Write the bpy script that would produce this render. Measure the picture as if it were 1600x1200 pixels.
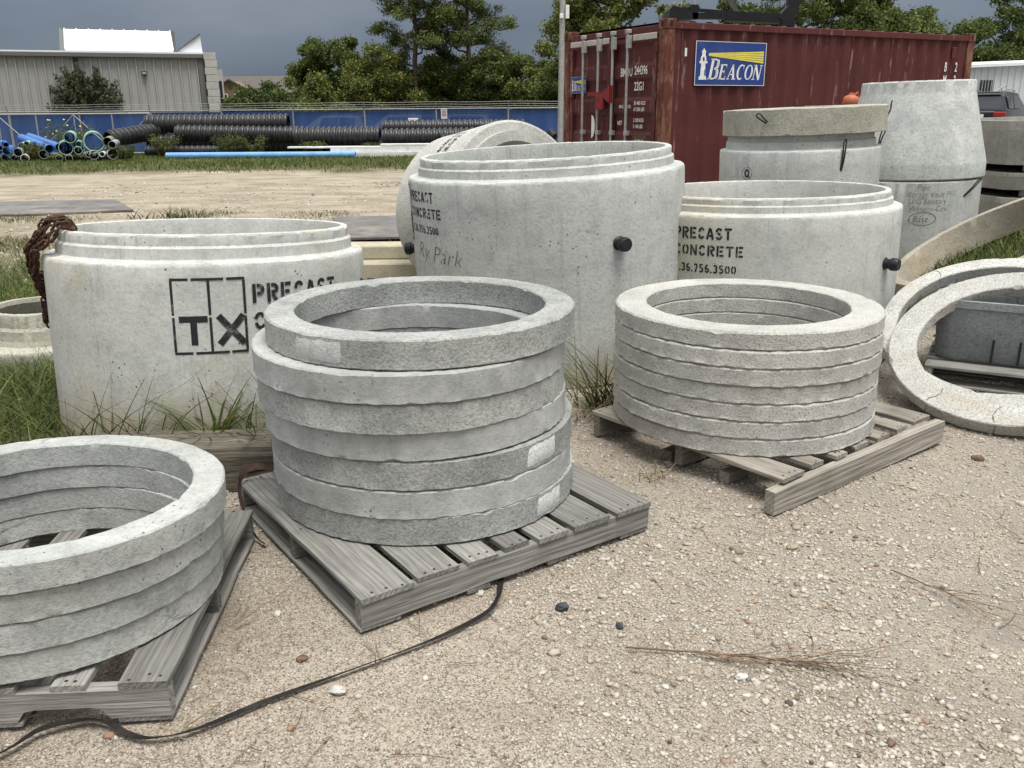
import bpy, bmesh, math, random
import numpy as np
from mathutils import Vector, Matrix, noise as mnoise

for o in list(bpy.data.objects):
    bpy.data.objects.remove(o)
SC = bpy.context.scene
COL = SC.collection
rad = math.radians
PI = math.pi

# ------------------------------------------------------------------ camera
cam_d = bpy.data.cameras.new('camera')
cam_d.sensor_width = 36.0
cam_d.lens = 36.0 * 1375.96 / 1600.0
cam_d.clip_start = 0.05
cam_d.clip_end = 3000.0
cam = bpy.data.objects.new('camera', cam_d)
COL.objects.link(cam)
_p, _r = rad(17.283), rad(-0.455)
_fw = Vector((0, math.cos(_p), -math.sin(_p)))
_rt = Vector((1, 0, 0)); _up = Vector((0, math.sin(_p), math.cos(_p)))
_r2 = _rt * math.cos(_r) + _up * math.sin(_r)
_u2 = _up * math.cos(_r) - _rt * math.sin(_r)
cam.matrix_world = Matrix(((_r2.x, _u2.x, -_fw.x, 0), (_r2.y, _u2.y, -_fw.y, 0), (_r2.z, _u2.z, -_fw.z, 1.487), (0, 0, 0, 1)))
SC.camera = cam

# ------------------------------------------------------------------ sky, sun, exposure
SUN_DIR = Vector((0.16, -0.26, 0.95)).normalized()     # towards the sun
SUN_EL = math.asin(SUN_DIR.z)
SUN_AZ = math.atan2(SUN_DIR.x, SUN_DIR.y)
world = bpy.data.worlds.new('World')
SC.world = world
world.use_nodes = True
wn = world.node_tree.nodes; wl = world.node_tree.links
wn.clear()
w_out = wn.new('ShaderNodeOutputWorld')
w_sky = wn.new('ShaderNodeTexSky'); w_sky.sky_type = 'NISHITA'; w_sky.sun_disc = False
w_sky.sun_elevation = SUN_EL; w_sky.sun_rotation = SUN_AZ
w_b1 = wn.new('ShaderNodeBackground'); w_b1.inputs[1].default_value = 0.05
wl.new(w_sky.outputs[0], w_b1.inputs[0])
w_tc = wn.new('ShaderNodeTexCoord')
w_sep = wn.new('ShaderNodeSeparateXYZ'); wl.new(w_tc.outputs['Generated'], w_sep.inputs[0])
w_map = wn.new('ShaderNodeMapping'); w_map.inputs['Scale'].default_value = (1.0, 1.0, 3.2)
wl.new(w_tc.outputs['Generated'], w_map.inputs[0])
w_noise = wn.new('ShaderNodeTexNoise'); w_noise.inputs['Scale'].default_value = 2.4
w_noise.inputs['Detail'].default_value = 5; w_noise.inputs['Roughness'].default_value = 0.5
wl.new(w_map.outputs[0], w_noise.inputs['Vector'])
w_nr = wn.new('ShaderNodeMapRange'); w_nr.inputs['From Min'].default_value = 0.3; w_nr.inputs['From Max'].default_value = 0.7
w_nr.inputs['To Min'].default_value = -0.055; w_nr.inputs['To Max'].default_value = 0.055
wl.new(w_noise.outputs['Fac'], w_nr.inputs[0])
w_add = wn.new('ShaderNodeMath'); w_add.operation = 'ADD'
wl.new(w_sep.outputs['Z'], w_add.inputs[0]); wl.new(w_nr.outputs[0], w_add.inputs[1])
w_ramp = wn.new('ShaderNodeValToRGB')
cr = w_ramp.color_ramp
cr.elements[0].position = 0.0; cr.elements[0].color = (0.045, 0.058, 0.080, 1)
cr.elements[1].position = 1.0; cr.elements[1].color = (0.74, 0.75, 0.75, 1)
e = cr.elements.new(0.10); e.color = (0.076, 0.090, 0.114, 1)
e = cr.elements.new(0.45); e.color = (0.31, 0.32, 0.328, 1)
wl.new(w_add.outputs[0], w_ramp.inputs[0])
w_b2 = wn.new('ShaderNodeBackground'); w_b2.inputs[1].default_value = 1.0
wl.new(w_ramp.outputs[0], w_b2.inputs[0])
w_mix = wn.new('ShaderNodeMixShader'); w_mix.inputs[0].default_value = 0.96
wl.new(w_b1.outputs[0], w_mix.inputs[1]); wl.new(w_b2.outputs[0], w_mix.inputs[2])
wl.new(w_mix.outputs[0], w_out.inputs['Surface'])

sun_d = bpy.data.lights.new('sun', 'SUN')
sun_d.energy = 1.5; sun_d.angle = rad(26); sun_d.color = (1.0, 0.97, 0.925)
sun = bpy.data.objects.new('sun', sun_d); COL.objects.link(sun)
sun.rotation_euler = (-SUN_DIR).to_track_quat('-Z', 'Y').to_euler()
sun.location = (10, -15, 25)

SC.view_settings.view_transform = 'Standard'
SC.view_settings.look = 'None'
SC.view_settings.gamma = 1.0
SC.view_settings.exposure = 1.34
SC.view_settings.use_curve_mapping = False
SC.cycles.max_bounces = 6
SC.cycles.diffuse_bounces = 3
SC.cycles.transparent_max_bounces = 8

# ------------------------------------------------------------------ node helpers
class NT:
    def __init__(self, name, bump_dist=None):
        self.m = bpy.data.materials.new(name); self.m.use_nodes = True
        self.t = self.m.node_tree; self.t.nodes.clear()
        self.out = self.t.nodes.new('ShaderNodeOutputMaterial')
        self.b = self.t.nodes.new('ShaderNodeBsdfPrincipled')
        self.t.links.new(self.b.outputs[0], self.out.inputs[0])
        self._v = None
    def n(self, typ, **kw):
        nd = self.t.nodes.new(typ)
        for k, v in kw.items(): setattr(nd, k, v)
        return nd
    def set(self, sock, v):
        if isinstance(v, bpy.types.NodeSocket): self.t.links.new(v, sock)
        elif isinstance(v, (tuple, list)) and len(v) == 3 and sock.type == 'RGBA': sock.default_value = (*v, 1)
        else: sock.default_value = v
    def coords(self, kind='Object', rnd=True):
        tc = self.n('ShaderNodeTexCoord')
        v = tc.outputs[kind]
        if rnd:
            oi = self.n('ShaderNodeObjectInfo')
            mm = self.n('ShaderNodeMath', operation='MULTIPLY'); self.set(mm.inputs[0], oi.outputs['Random']); mm.inputs[1].default_value = 57.0
            va = self.n('ShaderNodeVectorMath', operation='ADD'); self.set(va.inputs[0], v); self.set(va.inputs[1], mm.outputs[0])
            v = va.outputs[0]; self.rand = oi.outputs['Random']
        return v
    def scale(self, v, s):
        mp = self.n('ShaderNodeMapping'); self.set(mp.inputs['Vector'], v); mp.inputs['Scale'].default_value = s
        return mp.outputs[0]
    def noise(self, v, scale, detail=4, rough=0.55, dist=0.0):
        nd = self.n('ShaderNodeTexNoise'); self.set(nd.inputs['Vector'], v)
        nd.inputs['Scale'].default_value = scale; nd.inputs['Detail'].default_value = detail
        nd.inputs['Roughness'].default_value = rough; nd.inputs['Distortion'].default_value = dist
        return nd.outputs['Fac']
    def voro(self, v, scale, feat='F1', out='Distance', rnd=1.0):
        nd = self.n('ShaderNodeTexVoronoi', feature=feat); self.set(nd.inputs['Vector'], v)
        nd.inputs['Scale'].default_value = scale; nd.inputs['Randomness'].default_value = rnd
        return nd.outputs[out]
    def rng(self, f, a, b, c=0.0, d=1.0):
        nd = self.n('ShaderNodeMapRange'); self.set(nd.inputs[0], f)
        nd.inputs[1].default_value = a; nd.inputs[2].default_value = b; nd.inputs[3].default_value = c; nd.inputs[4].default_value = d
        return nd.outputs[0]
    def mul(self, a, b, op='MULTIPLY'):
        nd = self.n('ShaderNodeMath', operation=op); self.set(nd.inputs[0], a); self.set(nd.inputs[1], b)
        return nd.outputs[0]
    def mix(self, f, a, b, blend='MIX'):
        nd = self.n('ShaderNodeMix', data_type='RGBA', blend_type=blend)
        self.set(nd.inputs[0], f); self.set(nd.inputs[6], a); self.set(nd.inputs[7], b)
        return nd.outputs[2]
    def ramp(self, f, stops):
        nd = self.n('ShaderNodeValToRGB'); self.set(nd.inputs[0], f)
        c = nd.color_ramp
        while len(c.elements) < len(stops): c.elements.new(0.5)
        for el, (p, col) in zip(c.elements, stops): el.position = p; el.color = (*col, 1)
        return nd.outputs[0]
    def bump(self, h, strength=0.4, dist=0.01, prev=None):
        nd = self.n('ShaderNodeBump'); self.set(nd.inputs['Height'], h)
        nd.inputs['Strength'].default_value = strength; nd.inputs['Distance'].default_value = dist
        if prev is not None: self.set(nd.inputs['Normal'], prev)
        return nd.outputs[0]
    def done(self, col, rough=0.85, normal=None, metal=0.0, spec=0.3):
        self.set(self.b.inputs['Base Color'], col); self.set(self.b.inputs['Roughness'], rough)
        self.b.inputs['Metallic'].default_value = metal
        self.b.inputs['Specular IOR Level'].default_value = spec
        if normal is not None: self.set(self.b.inputs['Normal'], normal)
        return self.m

def concrete(name, ca, cb, speck=0.25, pore=0.6, streak=0.25, warm=None, bump=0.5, patch=1.6, coarse=60.0, crack=0.0, tone=0.10, foot=None, side=None, hole_s=34):
    t = NT(name); v = t.coords(); raw = t.n('ShaderNodeTexCoord').outputs['Object']
    n1 = t.noise(v, patch, 6, 0.62, 0.4); n2 = t.noise(v, 9, 5, 0.65); n3 = t.noise(v, coarse, 4, 0.7); n4 = t.noise(v, 260, 2, 0.6)
    col = t.mix(t.rng(n1, 0.36, 0.66), cb, ca)
    col = t.mix(1.0, col, t.ramp(t.rng(n2, 0.25, 0.75), [(0, (0.80, 0.80, 0.80)), (0.5, (1.0, 1.0, 1.0)), (1, (1.10, 1.10, 1.09))]), 'MULTIPLY')
    if warm:
        wn_ = t.noise(t.scale(v, (1.3, 1.3, 0.8)), 1.7, 5, 0.6, 0.6)
        col = t.mix(t.rng(wn_, 0.56, 0.74, 0.0, 0.75), col, warm)
    sp = t.rng(n3, 0.33, 0.67)
    col = t.mix(speck, col, t.ramp(sp, [(0, (0.25, 0.25, 0.24)), (0.5, (1, 1, 1)), (1, (1.35, 1.35, 1.33))]), 'MULTIPLY')
    if streak > 0:
        s = t.noise(t.scale(v, (26, 26, 0.9)), 1.0, 4, 0.6)
        s2 = t.mul(t.rng(s, 0.56, 0.72), t.rng(t.noise(v, 1.3, 2), 0.42, 0.62))
        col = t.mix(t.mul(s2, streak * 0.6), col, (0.16, 0.16, 0.145))
        dr = t.noise(t.scale(v, (34, 34, 0.55)), 1.0, 2, 0.4, 0.25)
        dm_ = t.mul(t.rng(t.mul(t.mul(dr, 0.5, 'SUBTRACT'), 0.0, 'ADD'), 0.0, 0.012, 1.0, 0.0), t.mul(t.rng(t.mul(dr, 0.5, 'SUBTRACT'), -0.012, 0.0), t.rng(t.noise(v, 1.9, 3), 0.48, 0.56)))
        col = t.mix(t.mul(dm_, streak * 1.0), col, (0.10, 0.10, 0.09))
    if foot or side:
        sp_ = t.n('ShaderNodeSeparateXYZ'); t.set(sp_.inputs[0], raw); wv_ = t.noise(t.scale(v, (5, 5, 2.5)), 1.0, 5, 0.6)
    if foot:
        fz = t.mul(sp_.outputs['Z'], t.mul(wv_, 0.5), 'SUBTRACT')
        col = t.mix(t.rng(fz, 0.02, -0.22, 0, 0.75), col, foot)
    if side:
        fx = t.mul(t.rng(t.mul(sp_.outputs['X'], t.mul(wv_, 0.7), 'ADD'), 0.15, -0.35, 0, 1.0), t.rng(wv_, 0.30, 0.62))
        col = t.mix(t.mul(fx, 0.8), col, side)
    # bug holes
    pv = t.voro(v, hole_s); pm = t.rng(t.noise(v, 4.5, 3), 0.47, 0.6)
    pr = t.rng(t.noise(v, 21, 1), 0.38, 0.62, 0.02, 0.19)
    hole = t.mul(t.mul(t.mul(pr, pv, 'GREATER_THAN'), pm), pore)
    col = t.mix(hole, col, (0.10, 0.10, 0.095))
    if crack > 0:
        ve = t.voro(t.mix(0.08, v, t.n('ShaderNodeTexNoise').outputs['Color'], 'ADD'), 1.9, 'DISTANCE_TO_EDGE')
        ck = t.mul(t.mul(t.rng(ve, 0.0, 0.012, 1.0, 0.0), t.rng(n1, 0.5, 0.58)), crack)
        col = t.mix(ck, col, (0.09, 0.085, 0.08))
    # each cast piece has its own tone
    tv = t.rng(t.rand, 0, 1, 1.0 - tone, 1.0 + tone)
    cc = t.n('ShaderNodeCombineColor'); [t.set(cc.inputs[i], tv) for i in range(3)]
    col = t.mix(1.0, col, cc.outputs[0], 'MULTIPLY')
    h = t.mul(t.mul(n3, t.mul(n4, 0.35), 'ADD'), t.mul(hole, 1.2), 'SUBTRACT')
    nb = t.bump(h, bump, 0.006)
    nb = t.bump(n2, bump * 0.5, 0.012, nb)
    return t.done(col, 0.92, nb, spec=0.2)

def wood(name, ca, cb, dark=(0.055, 0.05, 0.045)):
    t = NT(name); v = t.coords()
    g = t.noise(t.scale(v, (1.6, 26, 26)), 1.0, 6, 0.6, 0.9)
    fine = t.noise(t.scale(v, (5, 150, 150)), 1.0, 3, 0.6)
    wv = t.n('ShaderNodeTexWave', wave_type='RINGS', rings_direction='X')
    t.set(wv.inputs['Vector'], t.scale(v, (0.55, 5.5, 5.5))); wv.inputs['Scale'].default_value = 3.4
    wv.inputs['Distortion'].default_value = 9.0; wv.inputs['Detail'].default_value = 3; wv.inputs['Detail Scale'].default_value = 0.8
    col = t.mix(t.rng(g, 0.3, 0.7), cb, ca)
    col = t.mix(t.rng(wv.outputs['Fac'], 0.50, 1.0, 0.0, 0.30), col, dark)
    col = t.mix(t.rng(fine, 0.52, 0.72, 0.0, 0.55), col, dark)
    blot = t.noise(v, 3.2, 4)
    col = t.mix(t.rng(blot, 0.52, 0.72, 0, 0.45), col, tuple(c * 0.45 for c in cb))
    tv = t.rng(t.rand, 0, 1, 0.66, 1.2)
    cc = t.n('ShaderNodeCombineColor'); [t.set(cc.inputs[i], tv) for i in range(3)]
    col = t.mix(1.0, col, cc.outputs[0], 'MULTIPLY')
    h = t.mul(t.mul(g, fine, 'ADD'), t.mul(wv.outputs['Fac'], 0.25), 'SUBTRACT')
    return t.done(col, 0.9, t.bump(h, 0.8, 0.004), spec=0.15)

def plain(name, col, rough=0.6, var=0.18, scale=8.0, metal=0.0, bump=0.15, spec=0.3, dirt=None, dirt_amt=0.5):
    t = NT(name); v = t.coords()
    n = t.noise(v, scale, 5, 0.6)
    c = t.mix(1.0, col, t.ramp(t.rng(n, 0.3, 0.7), [(0, (1 - var,) * 3), (1, (1 + var,) * 3)]), 'MULTIPLY')
    if dirt:
        c = t.mix(t.rng(t.noise(v, scale * 0.45, 6, 0.65, 0.5), 0.5, 0.72, 0, dirt_amt), c, dirt)
    return t.done(c, rough, t.bump(n, bump, 0.004), metal, spec)

def island(name, stops, rough=0.8, transl=0.0, spec=0.2):
    t = NT(name)
    g = t.n('ShaderNodeNewGeometry')
    col = t.ramp(g.outputs['Random Per Island'], stops)
    m = t.done(col, rough, spec=spec)
    if transl:
        tr = t.n('ShaderNodeBsdfTranslucent'); t.set(tr.inputs[0], col)
        mx = t.n('ShaderNodeMixShader'); mx.inputs[0].default_value = transl
        t.t.links.new(t.b.outputs[0], mx.inputs[1]); t.t.links.new(tr.outputs[0], mx.inputs[2])
        t.t.links.new(mx.outputs[0], t.out.inputs[0])
    return m

M = {}
M['vault'] = concrete('concrete_vault', (0.53, 0.535, 0.505), (0.445, 0.45, 0.425), 0.20, 0.85, 0.45, (0.43, 0.385, 0.29), 0.35, tone=0.03, foot=(0.33, 0.27, 0.17))
M['vault_y'] = concrete('concrete_vault_yellowed', (0.52, 0.525, 0.495), (0.44, 0.445, 0.42), 0.20, 0.85, 0.40, None, 0.35, tone=0.03, foot=(0.33, 0.27, 0.17), side=(0.44, 0.36, 0.205))
M['vault_cool'] = concrete('concrete_cool', (0.50, 0.51, 0.485), (0.415, 0.425, 0.405), 0.24, 0.95, 0.45, None, 0.4, tone=0.03, foot=(0.34, 0.29, 0.20))
M['cone_conc'] = concrete('concrete_mottled', (0.55, 0.56, 0.54), (0.43, 0.445, 0.43), 0.28, 1.0, 0.30, None, 0.6, patch=3.5, coarse=40, tone=0.02)
M['vault_olive'] = concrete('concrete_olive', (0.43, 0.415, 0.345), (0.31, 0.30, 0.25), 0.35, 0.5, 0.3, (0.50, 0.48, 0.42), 0.7, tone=0.04)
M['ring_a'] = concrete('concrete_ring_grey', (0.43, 0.437, 0.415), (0.275, 0.282, 0.27), 0.48, 0.75, 0.0, None, 0.85, patch=3.0, coarse=95, tone=0.14, hole_s=60)
M['ring_s'] = concrete('concrete_ring_smooth', (0.455, 0.463, 0.445), (0.305, 0.312, 0.302), 0.16, 0.8, 0.15, None, 0.45, patch=3.6, coarse=70, tone=0.12, hole_s=48, crack=0.25)
M['ring_b'] = concrete('concrete_ring_pale', (0.475, 0.465, 0.43), (0.39, 0.38, 0.35), 0.45, 0.85, 0.0, None, 0.85, patch=2.2, coarse=110, tone=0.06, hole_s=62)
M['ring_c'] = concrete('concrete_ring_cold', (0.475, 0.483, 0.462), (0.325, 0.335, 0.322), 0.28, 0.9, 0.0, (0.40, 0.375, 0.32), 0.6, patch=2.6, coarse=80, crack=0.5, tone=0.09, hole_s=52)
M['ring_w'] = concrete('concrete_ring_weathered', (0.50, 0.492, 0.458), (0.40, 0.392, 0.362), 0.55, 0.7, 0.0, (0.385, 0.345, 0.275), 0.9, coarse=90, crack=0.0, tone=0.05)
M['dark_conc'] = concrete('concrete_dark', (0.385, 0.375, 0.34), (0.275, 0.265, 0.24), 0.3, 0.4, 0.5, None, 0.6)
M['brown_conc'] = concrete('concrete_stained', (0.40, 0.37, 0.305), (0.29, 0.26, 0.205), 0.3, 0.4, 0.2, (0.33, 0.23, 0.11), 0.5)
M['mortar'] = concrete('mortar', (0.58, 0.59, 0.58), (0.47, 0.48, 0.47), 0.3, 0.3, 0.0, None, 0.8, coarse=70)
M['basin'] = concrete('concrete_basin', (0.31, 0.33, 0.335), (0.225, 0.24, 0.247), 0.4, 0.9, 0.1, None, 0.7)
M['yellow_conc'] = concrete('concrete_yellow', (0.42, 0.385, 0.285), (0.33, 0.30, 0.225), 0.2, 0.2, 0.2, None, 0.4)
M['wood'] = wood('wood_grey', (0.325, 0.315, 0.29), (0.205, 0.198, 0.182))
M['wood_warm'] = wood('wood_worn', (0.36, 0.33, 0.285), (0.225, 0.203, 0.17))
M['wood_dark'] = wood('wood_tie', (0.26, 0.23, 0.18), (0.075, 0.065, 0.055), (0.02, 0.018, 0.016))
M['nail'] = plain('nail_rust', (0.03, 0.02, 0.015), 0.8, 0.3, 60)
M['rust'] = plain('chain_rust', (0.060, 0.032, 0.022), 0.85, 0.5, 40, dirt=(0.11, 0.05, 0.028), bump=0.6)
M['strap'] = plain('strap_black', (0.012, 0.011, 0.010), 0.6, 0.4, 25, dirt=(0.06, 0.05, 0.04), dirt_amt=0.4)
M['strap_rust'] = plain('strap_rusty', (0.055, 0.032, 0.024), 0.8, 0.4, 25)
M['rubber'] = plain('rubber_black', (0.014, 0.015, 0.017), 0.5, 0.3, 30, bump=0.3)
M['cable'] = plain('wire_rope', (0.045, 0.042, 0.038), 0.6, 0.4, 90, 0.3)
M['paint_black'] = None
def spray():
    t = NT('stencil_black'); v = t.coords('Object', False)
    n = t.noise(v, 45, 5, 0.7); n2 = t.noise(v, 7, 3)
    c = t.mix(t.rng(t.mul(n, n2, 'ADD'), 1.08, 1.36, 0, 0.6), (0.018, 0.019, 0.021), (0.27, 0.27, 0.26))
    return t.done(c, 0.8, t.bump(n, 0.3, 0.003))
M['paint_black'] = spray()
M['marker'] = plain('marker_grey', (0.14, 0.14, 0.13), 0.8, 0.4, 60)
M['white_paint'] = plain('white_paint', (0.72, 0.72, 0.70), 0.6, 0.12, 18, dirt=(0.4, 0.36, 0.33), dirt_amt=0.35)

def container_paint(name, scr=0.7, rust=0.25):
    t = NT(name); v = t.coords('Object', False)
    n = t.noise(v, 2.2, 5, 0.6)
    c = t.mix(t.rng(n, 0.35, 0.68), (0.074, 0.020, 0.019), (0.096, 0.025, 0.023))
    s = t.noise(t.scale(v, (14, 14, 0.8)), 1.0, 5, 0.7, 0.4); brk = t.noise(t.scale(v, (22, 22, 7)), 1.0, 3)
    m = t.mul(t.rng(s, 0.575, 0.635), t.rng(brk, 0.44, 0.56))
    c = t.mix(t.mul(m, scr), c, (0.33, 0.21, 0.18))
    r = t.noise(v, 7, 6, 0.7)
    c = t.mix(t.mul(t.rng(r, 0.60, 0.70), rust), c, (0.16, 0.062, 0.025))
    return t.done(c, 0.62, t.bump(n, 0.1, 0.01), spec=0.25)
M['cpaint'] = container_paint('container_paint', 0.60, 0.15)
M['cpost'] = container_paint('container_post_rusty', 0.9, 1.0)
t = NT('post_rust'); v = t.coords('Object', False)
r = t.noise(t.scale(v, (9, 9, 3)), 1.0, 6, 0.72, 0.6)
M['cpost'] = t.done(t.ramp(t.rng(r, 0.3, 0.72), [(0, (0.085, 0.022, 0.018)), (0.42, (0.12, 0.035, 0.024)), (0.55, (0.16, 0.075, 0.048)), (1, (0.29, 0.18, 0.13))]), 0.85, t.bump(r, 0.5, 0.01))
M['gasket'] = plain('door_gasket', (0.42, 0.40, 0.36), 0.7, 0.2, 12)
M['galv'] = plain('galvanised', (0.34, 0.335, 0.32), 0.5, 0.2, 14, 0.2)
M['black_steel'] = plain('black_steel', (0.012, 0.013, 0.015), 0.5, 0.3, 4)
M['trim_dark'] = plain('dark_grey_steel', (0.07, 0.075, 0.07), 0.6, 0.2, 6)
M['red'] = plain('red_paint', (0.20, 0.018, 0.022), 0.5, 0.15, 6)
M['orange'] = plain('orange_plastic', (0.42, 0.085, 0.03), 0.5, 0.15, 6, dirt=(0.3, 0.2, 0.12), dirt_amt=0.4)
M['sign_blue'] = plain('sign_blue', (0.020, 0.050, 0.21), 0.45, 0.1, 5, dirt=(0.12, 0.13, 0.2), dirt_amt=0.3)
M['sign_yellow'] = plain('sign_yellow', (0.72, 0.62, 0.10), 0.5, 0.1, 5)
M['placard'] = plain('placard', (0.085, 0.05, 0.028), 0.6, 0.2, 6)

# ------------------------------------------------------------------ mesh helpers
def np_mesh(name, V, F, smooth=False):
    V = np.asarray(V, np.float32); F = np.asarray(F, np.int32)
    me = bpy.data.meshes.new(name)
    k = F.shape[1]
    me.vertices.add(len(V)); me.vertices.foreach_set('co', V.ravel())
    me.loops.add(F.size); me.loops.foreach_set('vertex_index', F.ravel())
    me.polygons.add(len(F)); me.polygons.foreach_set('loop_start', np.arange(0, F.size, k, dtype=np.int32))
    if smooth: me.polygons.foreach_set('use_smooth', np.ones(len(F), bool))
    me.update(calc_edges=True)
    return me

class MB:
    """collects shapes for ONE mesh"""
    def __init__(s): s.v = []; s.f = []; s.mi = []
    def add(s, vs, fs, mi=0):
        b = len(s.v); s.v += [tuple(v) for v in vs]; s.f += [tuple(i + b for i in f) for f in fs]; s.mi += [mi] * len(fs); return s
    def box(s, c, d, rot=None, mi=0, bev=0.0):
        x, y, z = d[0] / 2, d[1] / 2, d[2] / 2
        if bev > 0:
            b = bev; vs = []; fs = []
            for sx in (-1, 1):
                for sy in (-1, 1):
                    for sz in (-1, 1):
                        vs += [(sx * (x - b), sy * (y - b), sz * z), (sx * (x - b), sy * y, sz * (z - b)), (sx * x, sy * (y - b), sz * (z - b))]
            bm = bmesh.new(); [bm.verts.new(q) for q in vs]
            bmesh.ops.convex_hull(bm, input=list(bm.verts))
            bmesh.ops.dissolve_limit(bm, angle_limit=0.02, verts=list(bm.verts), edges=list(bm.edges))
            bm.verts.index_update()
            vs = [Vector(q.co) for q in bm.verts]; fs = [[q.index for q in f.verts] for f in bm.faces]; bm.free()
        else:
            vs = [Vector((sx * x, sy * y, sz * z)) for sx in (-1, 1) for sy in (-1, 1) for sz in (-1, 1)]
            fs = [(0, 1, 3, 2), (4, 6, 7, 5), (0, 4, 5, 1), (2, 3, 7, 6), (0, 2, 6, 4), (1, 5, 7, 3)]
        R = rot if rot is not None else Matrix.Identity(3)
        c = Vector(c)
        return s.add([R @ q + c for q in vs], fs, mi)
    def bar(s, a, b, w, h, mi=0, up=(0, 0, 1)):
        a, b = Vector(a), Vector(b); d = (b - a); L = d.length; d.normalize()
        u = Vector(up)
        if abs(d.dot(u)) > 0.98: u = Vector((0, 1, 0))
        sd = d.cross(u).normalized(); u = sd.cross(d)
        R = Matrix((d, sd, u)).transposed()
        return s.box((a + b) / 2, (L, w, h), R, mi)
    def tube(s, pts, r, n=8, mi=0, caps=True, closed=False):
        pts = [Vector(p) for p in pts]; m = len(pts)
        rr = r if isinstance(r, (list, tuple)) else [r] * m
        vs = []; prev = None
        for i, p in enumerate(pts):
            if closed: d = pts[(i + 1) % m] - pts[i - 1]
            else: d = pts[min(i + 1, m - 1)] - pts[max(i - 1, 0)]
            if d.length < 1e-9: d = Vector((0, 0, 1))
            d.normalize()
            if prev is None:
                u = d.cross(Vector((0, 0, 1)))
                if u.length < 0.05: u = d.cross(Vector((0, 1, 0)))
            else: u = prev - d * prev.dot(d)
            if u.length < 1e-6: u = d.orthogonal()
            u.normalize(); prev = u; w = d.cross(u)
            for k in range(n):
                a = 2 * PI * k / n
                vs.append(p + (u * math.cos(a) + w * math.sin(a)) * rr[i])
        fs = []
        for i in range(m if closed else m - 1):
            j = (i + 1) % m
            for k in range(n):
                fs.append((i * n + k, i * n + (k + 1) % n, j * n + (k + 1) % n, j * n + k))
        if caps and not closed:
            fs.append(tuple(range(n - 1, -1, -1))); fs.append(tuple((m - 1) * n + k for k in range(n)))
        return s.add(vs, fs, mi)
    def lathe(s, prof, n=48, mi=0, closed=False, axis=None):
        vs = []; fs = []; m = len(prof)
        R = axis if axis is not None else Matrix.Identity(4)
        for k in range(n):
            a = 2 * PI * k / n
            for r, z in prof: vs.append(R @ Vector((r * math.cos(a), r * math.sin(a), z)))
        for k in range(n):
            j = (k + 1) % n
            for i in range(m if closed else m - 1):
                i2 = (i + 1) % m
                fs.append((k * m + i, j * m + i, j * m + i2, k * m + i2))
        return s.add(vs, fs, mi)
    def poly(s, pts, mi=0): return s.add(pts, [tuple(range(len(pts)))], mi)
    def prism(s, pts2, z0, z1, mat=None, mi=0):
        n = len(pts2); R = mat if mat is not None else Matrix.Identity(4)
        vs = [R @ Vector((p[0], p[1], z0)) for p in pts2] + [R @ Vector((p[0], p[1], z1)) for p in pts2]
        fs = [tuple(range(n - 1, -1, -1)), tuple(range(n, 2 * n))] + [(i, (i + 1) % n, n + (i + 1) % n, n + i) for i in range(n)]
        return s.add(vs, fs, mi)
    def mesh(s, name, mats, smooth=None):
        me = bpy.data.meshes.new(name); me.from_pydata(s.v, [], s.f)
        for m in (mats if isinstance(mats, (list, tuple)) else [mats]): me.materials.append(m)
        if any(s.mi): me.polygons.foreach_set('material_index', s.mi)
        if smooth is not None:
            me.polygons.foreach_set('use_smooth', np.ones(len(s.f), bool)); me.update(); me.set_sharp_from_angle(angle=rad(smooth))
        me.update(); return me
    def build(s, name, mats, parent=None, smooth=None, loc=None, rot=None): return obj(name, s.mesh(name, mats, smooth), parent, loc, rot)

def obj(name, me, parent=None, loc=None, rot=None):
    o = bpy.data.objects.new(name, me); COL.objects.link(o)
    if parent is not None: o.parent = parent
    if loc is not None: o.location = loc
    if rot is not None: o.rotation_euler = rot
    return o
def tag(o, label=None, cat=None, group=None, kind=None):
    if label: o['label'] = label
    if cat: o['category'] = cat
    if group: o['group'] = group
    if kind: o['kind'] = kind
    return o
def thing(name, label, cat, loc=(0, 0, 0), rot=(0, 0, 0), group=None):
    o = bpy.data.objects.new(name, None); COL.objects.link(o); o.empty_display_size = 0.1
    o.location = loc; o.rotation_euler = rot
    return tag(o, label, cat, group)

def pnoise(th, seed, f0=1, f1=6, decay=1.0):
    g = np.random.default_rng(seed); y = np.zeros_like(th)
    for k in range(f0, f1 + 1):
        y += np.sin(k * th + g.uniform(0, 2 * PI)) * g.uniform(0.4, 1) / (k ** decay)
    return y / (np.abs(y).max() + 1e-9)

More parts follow.
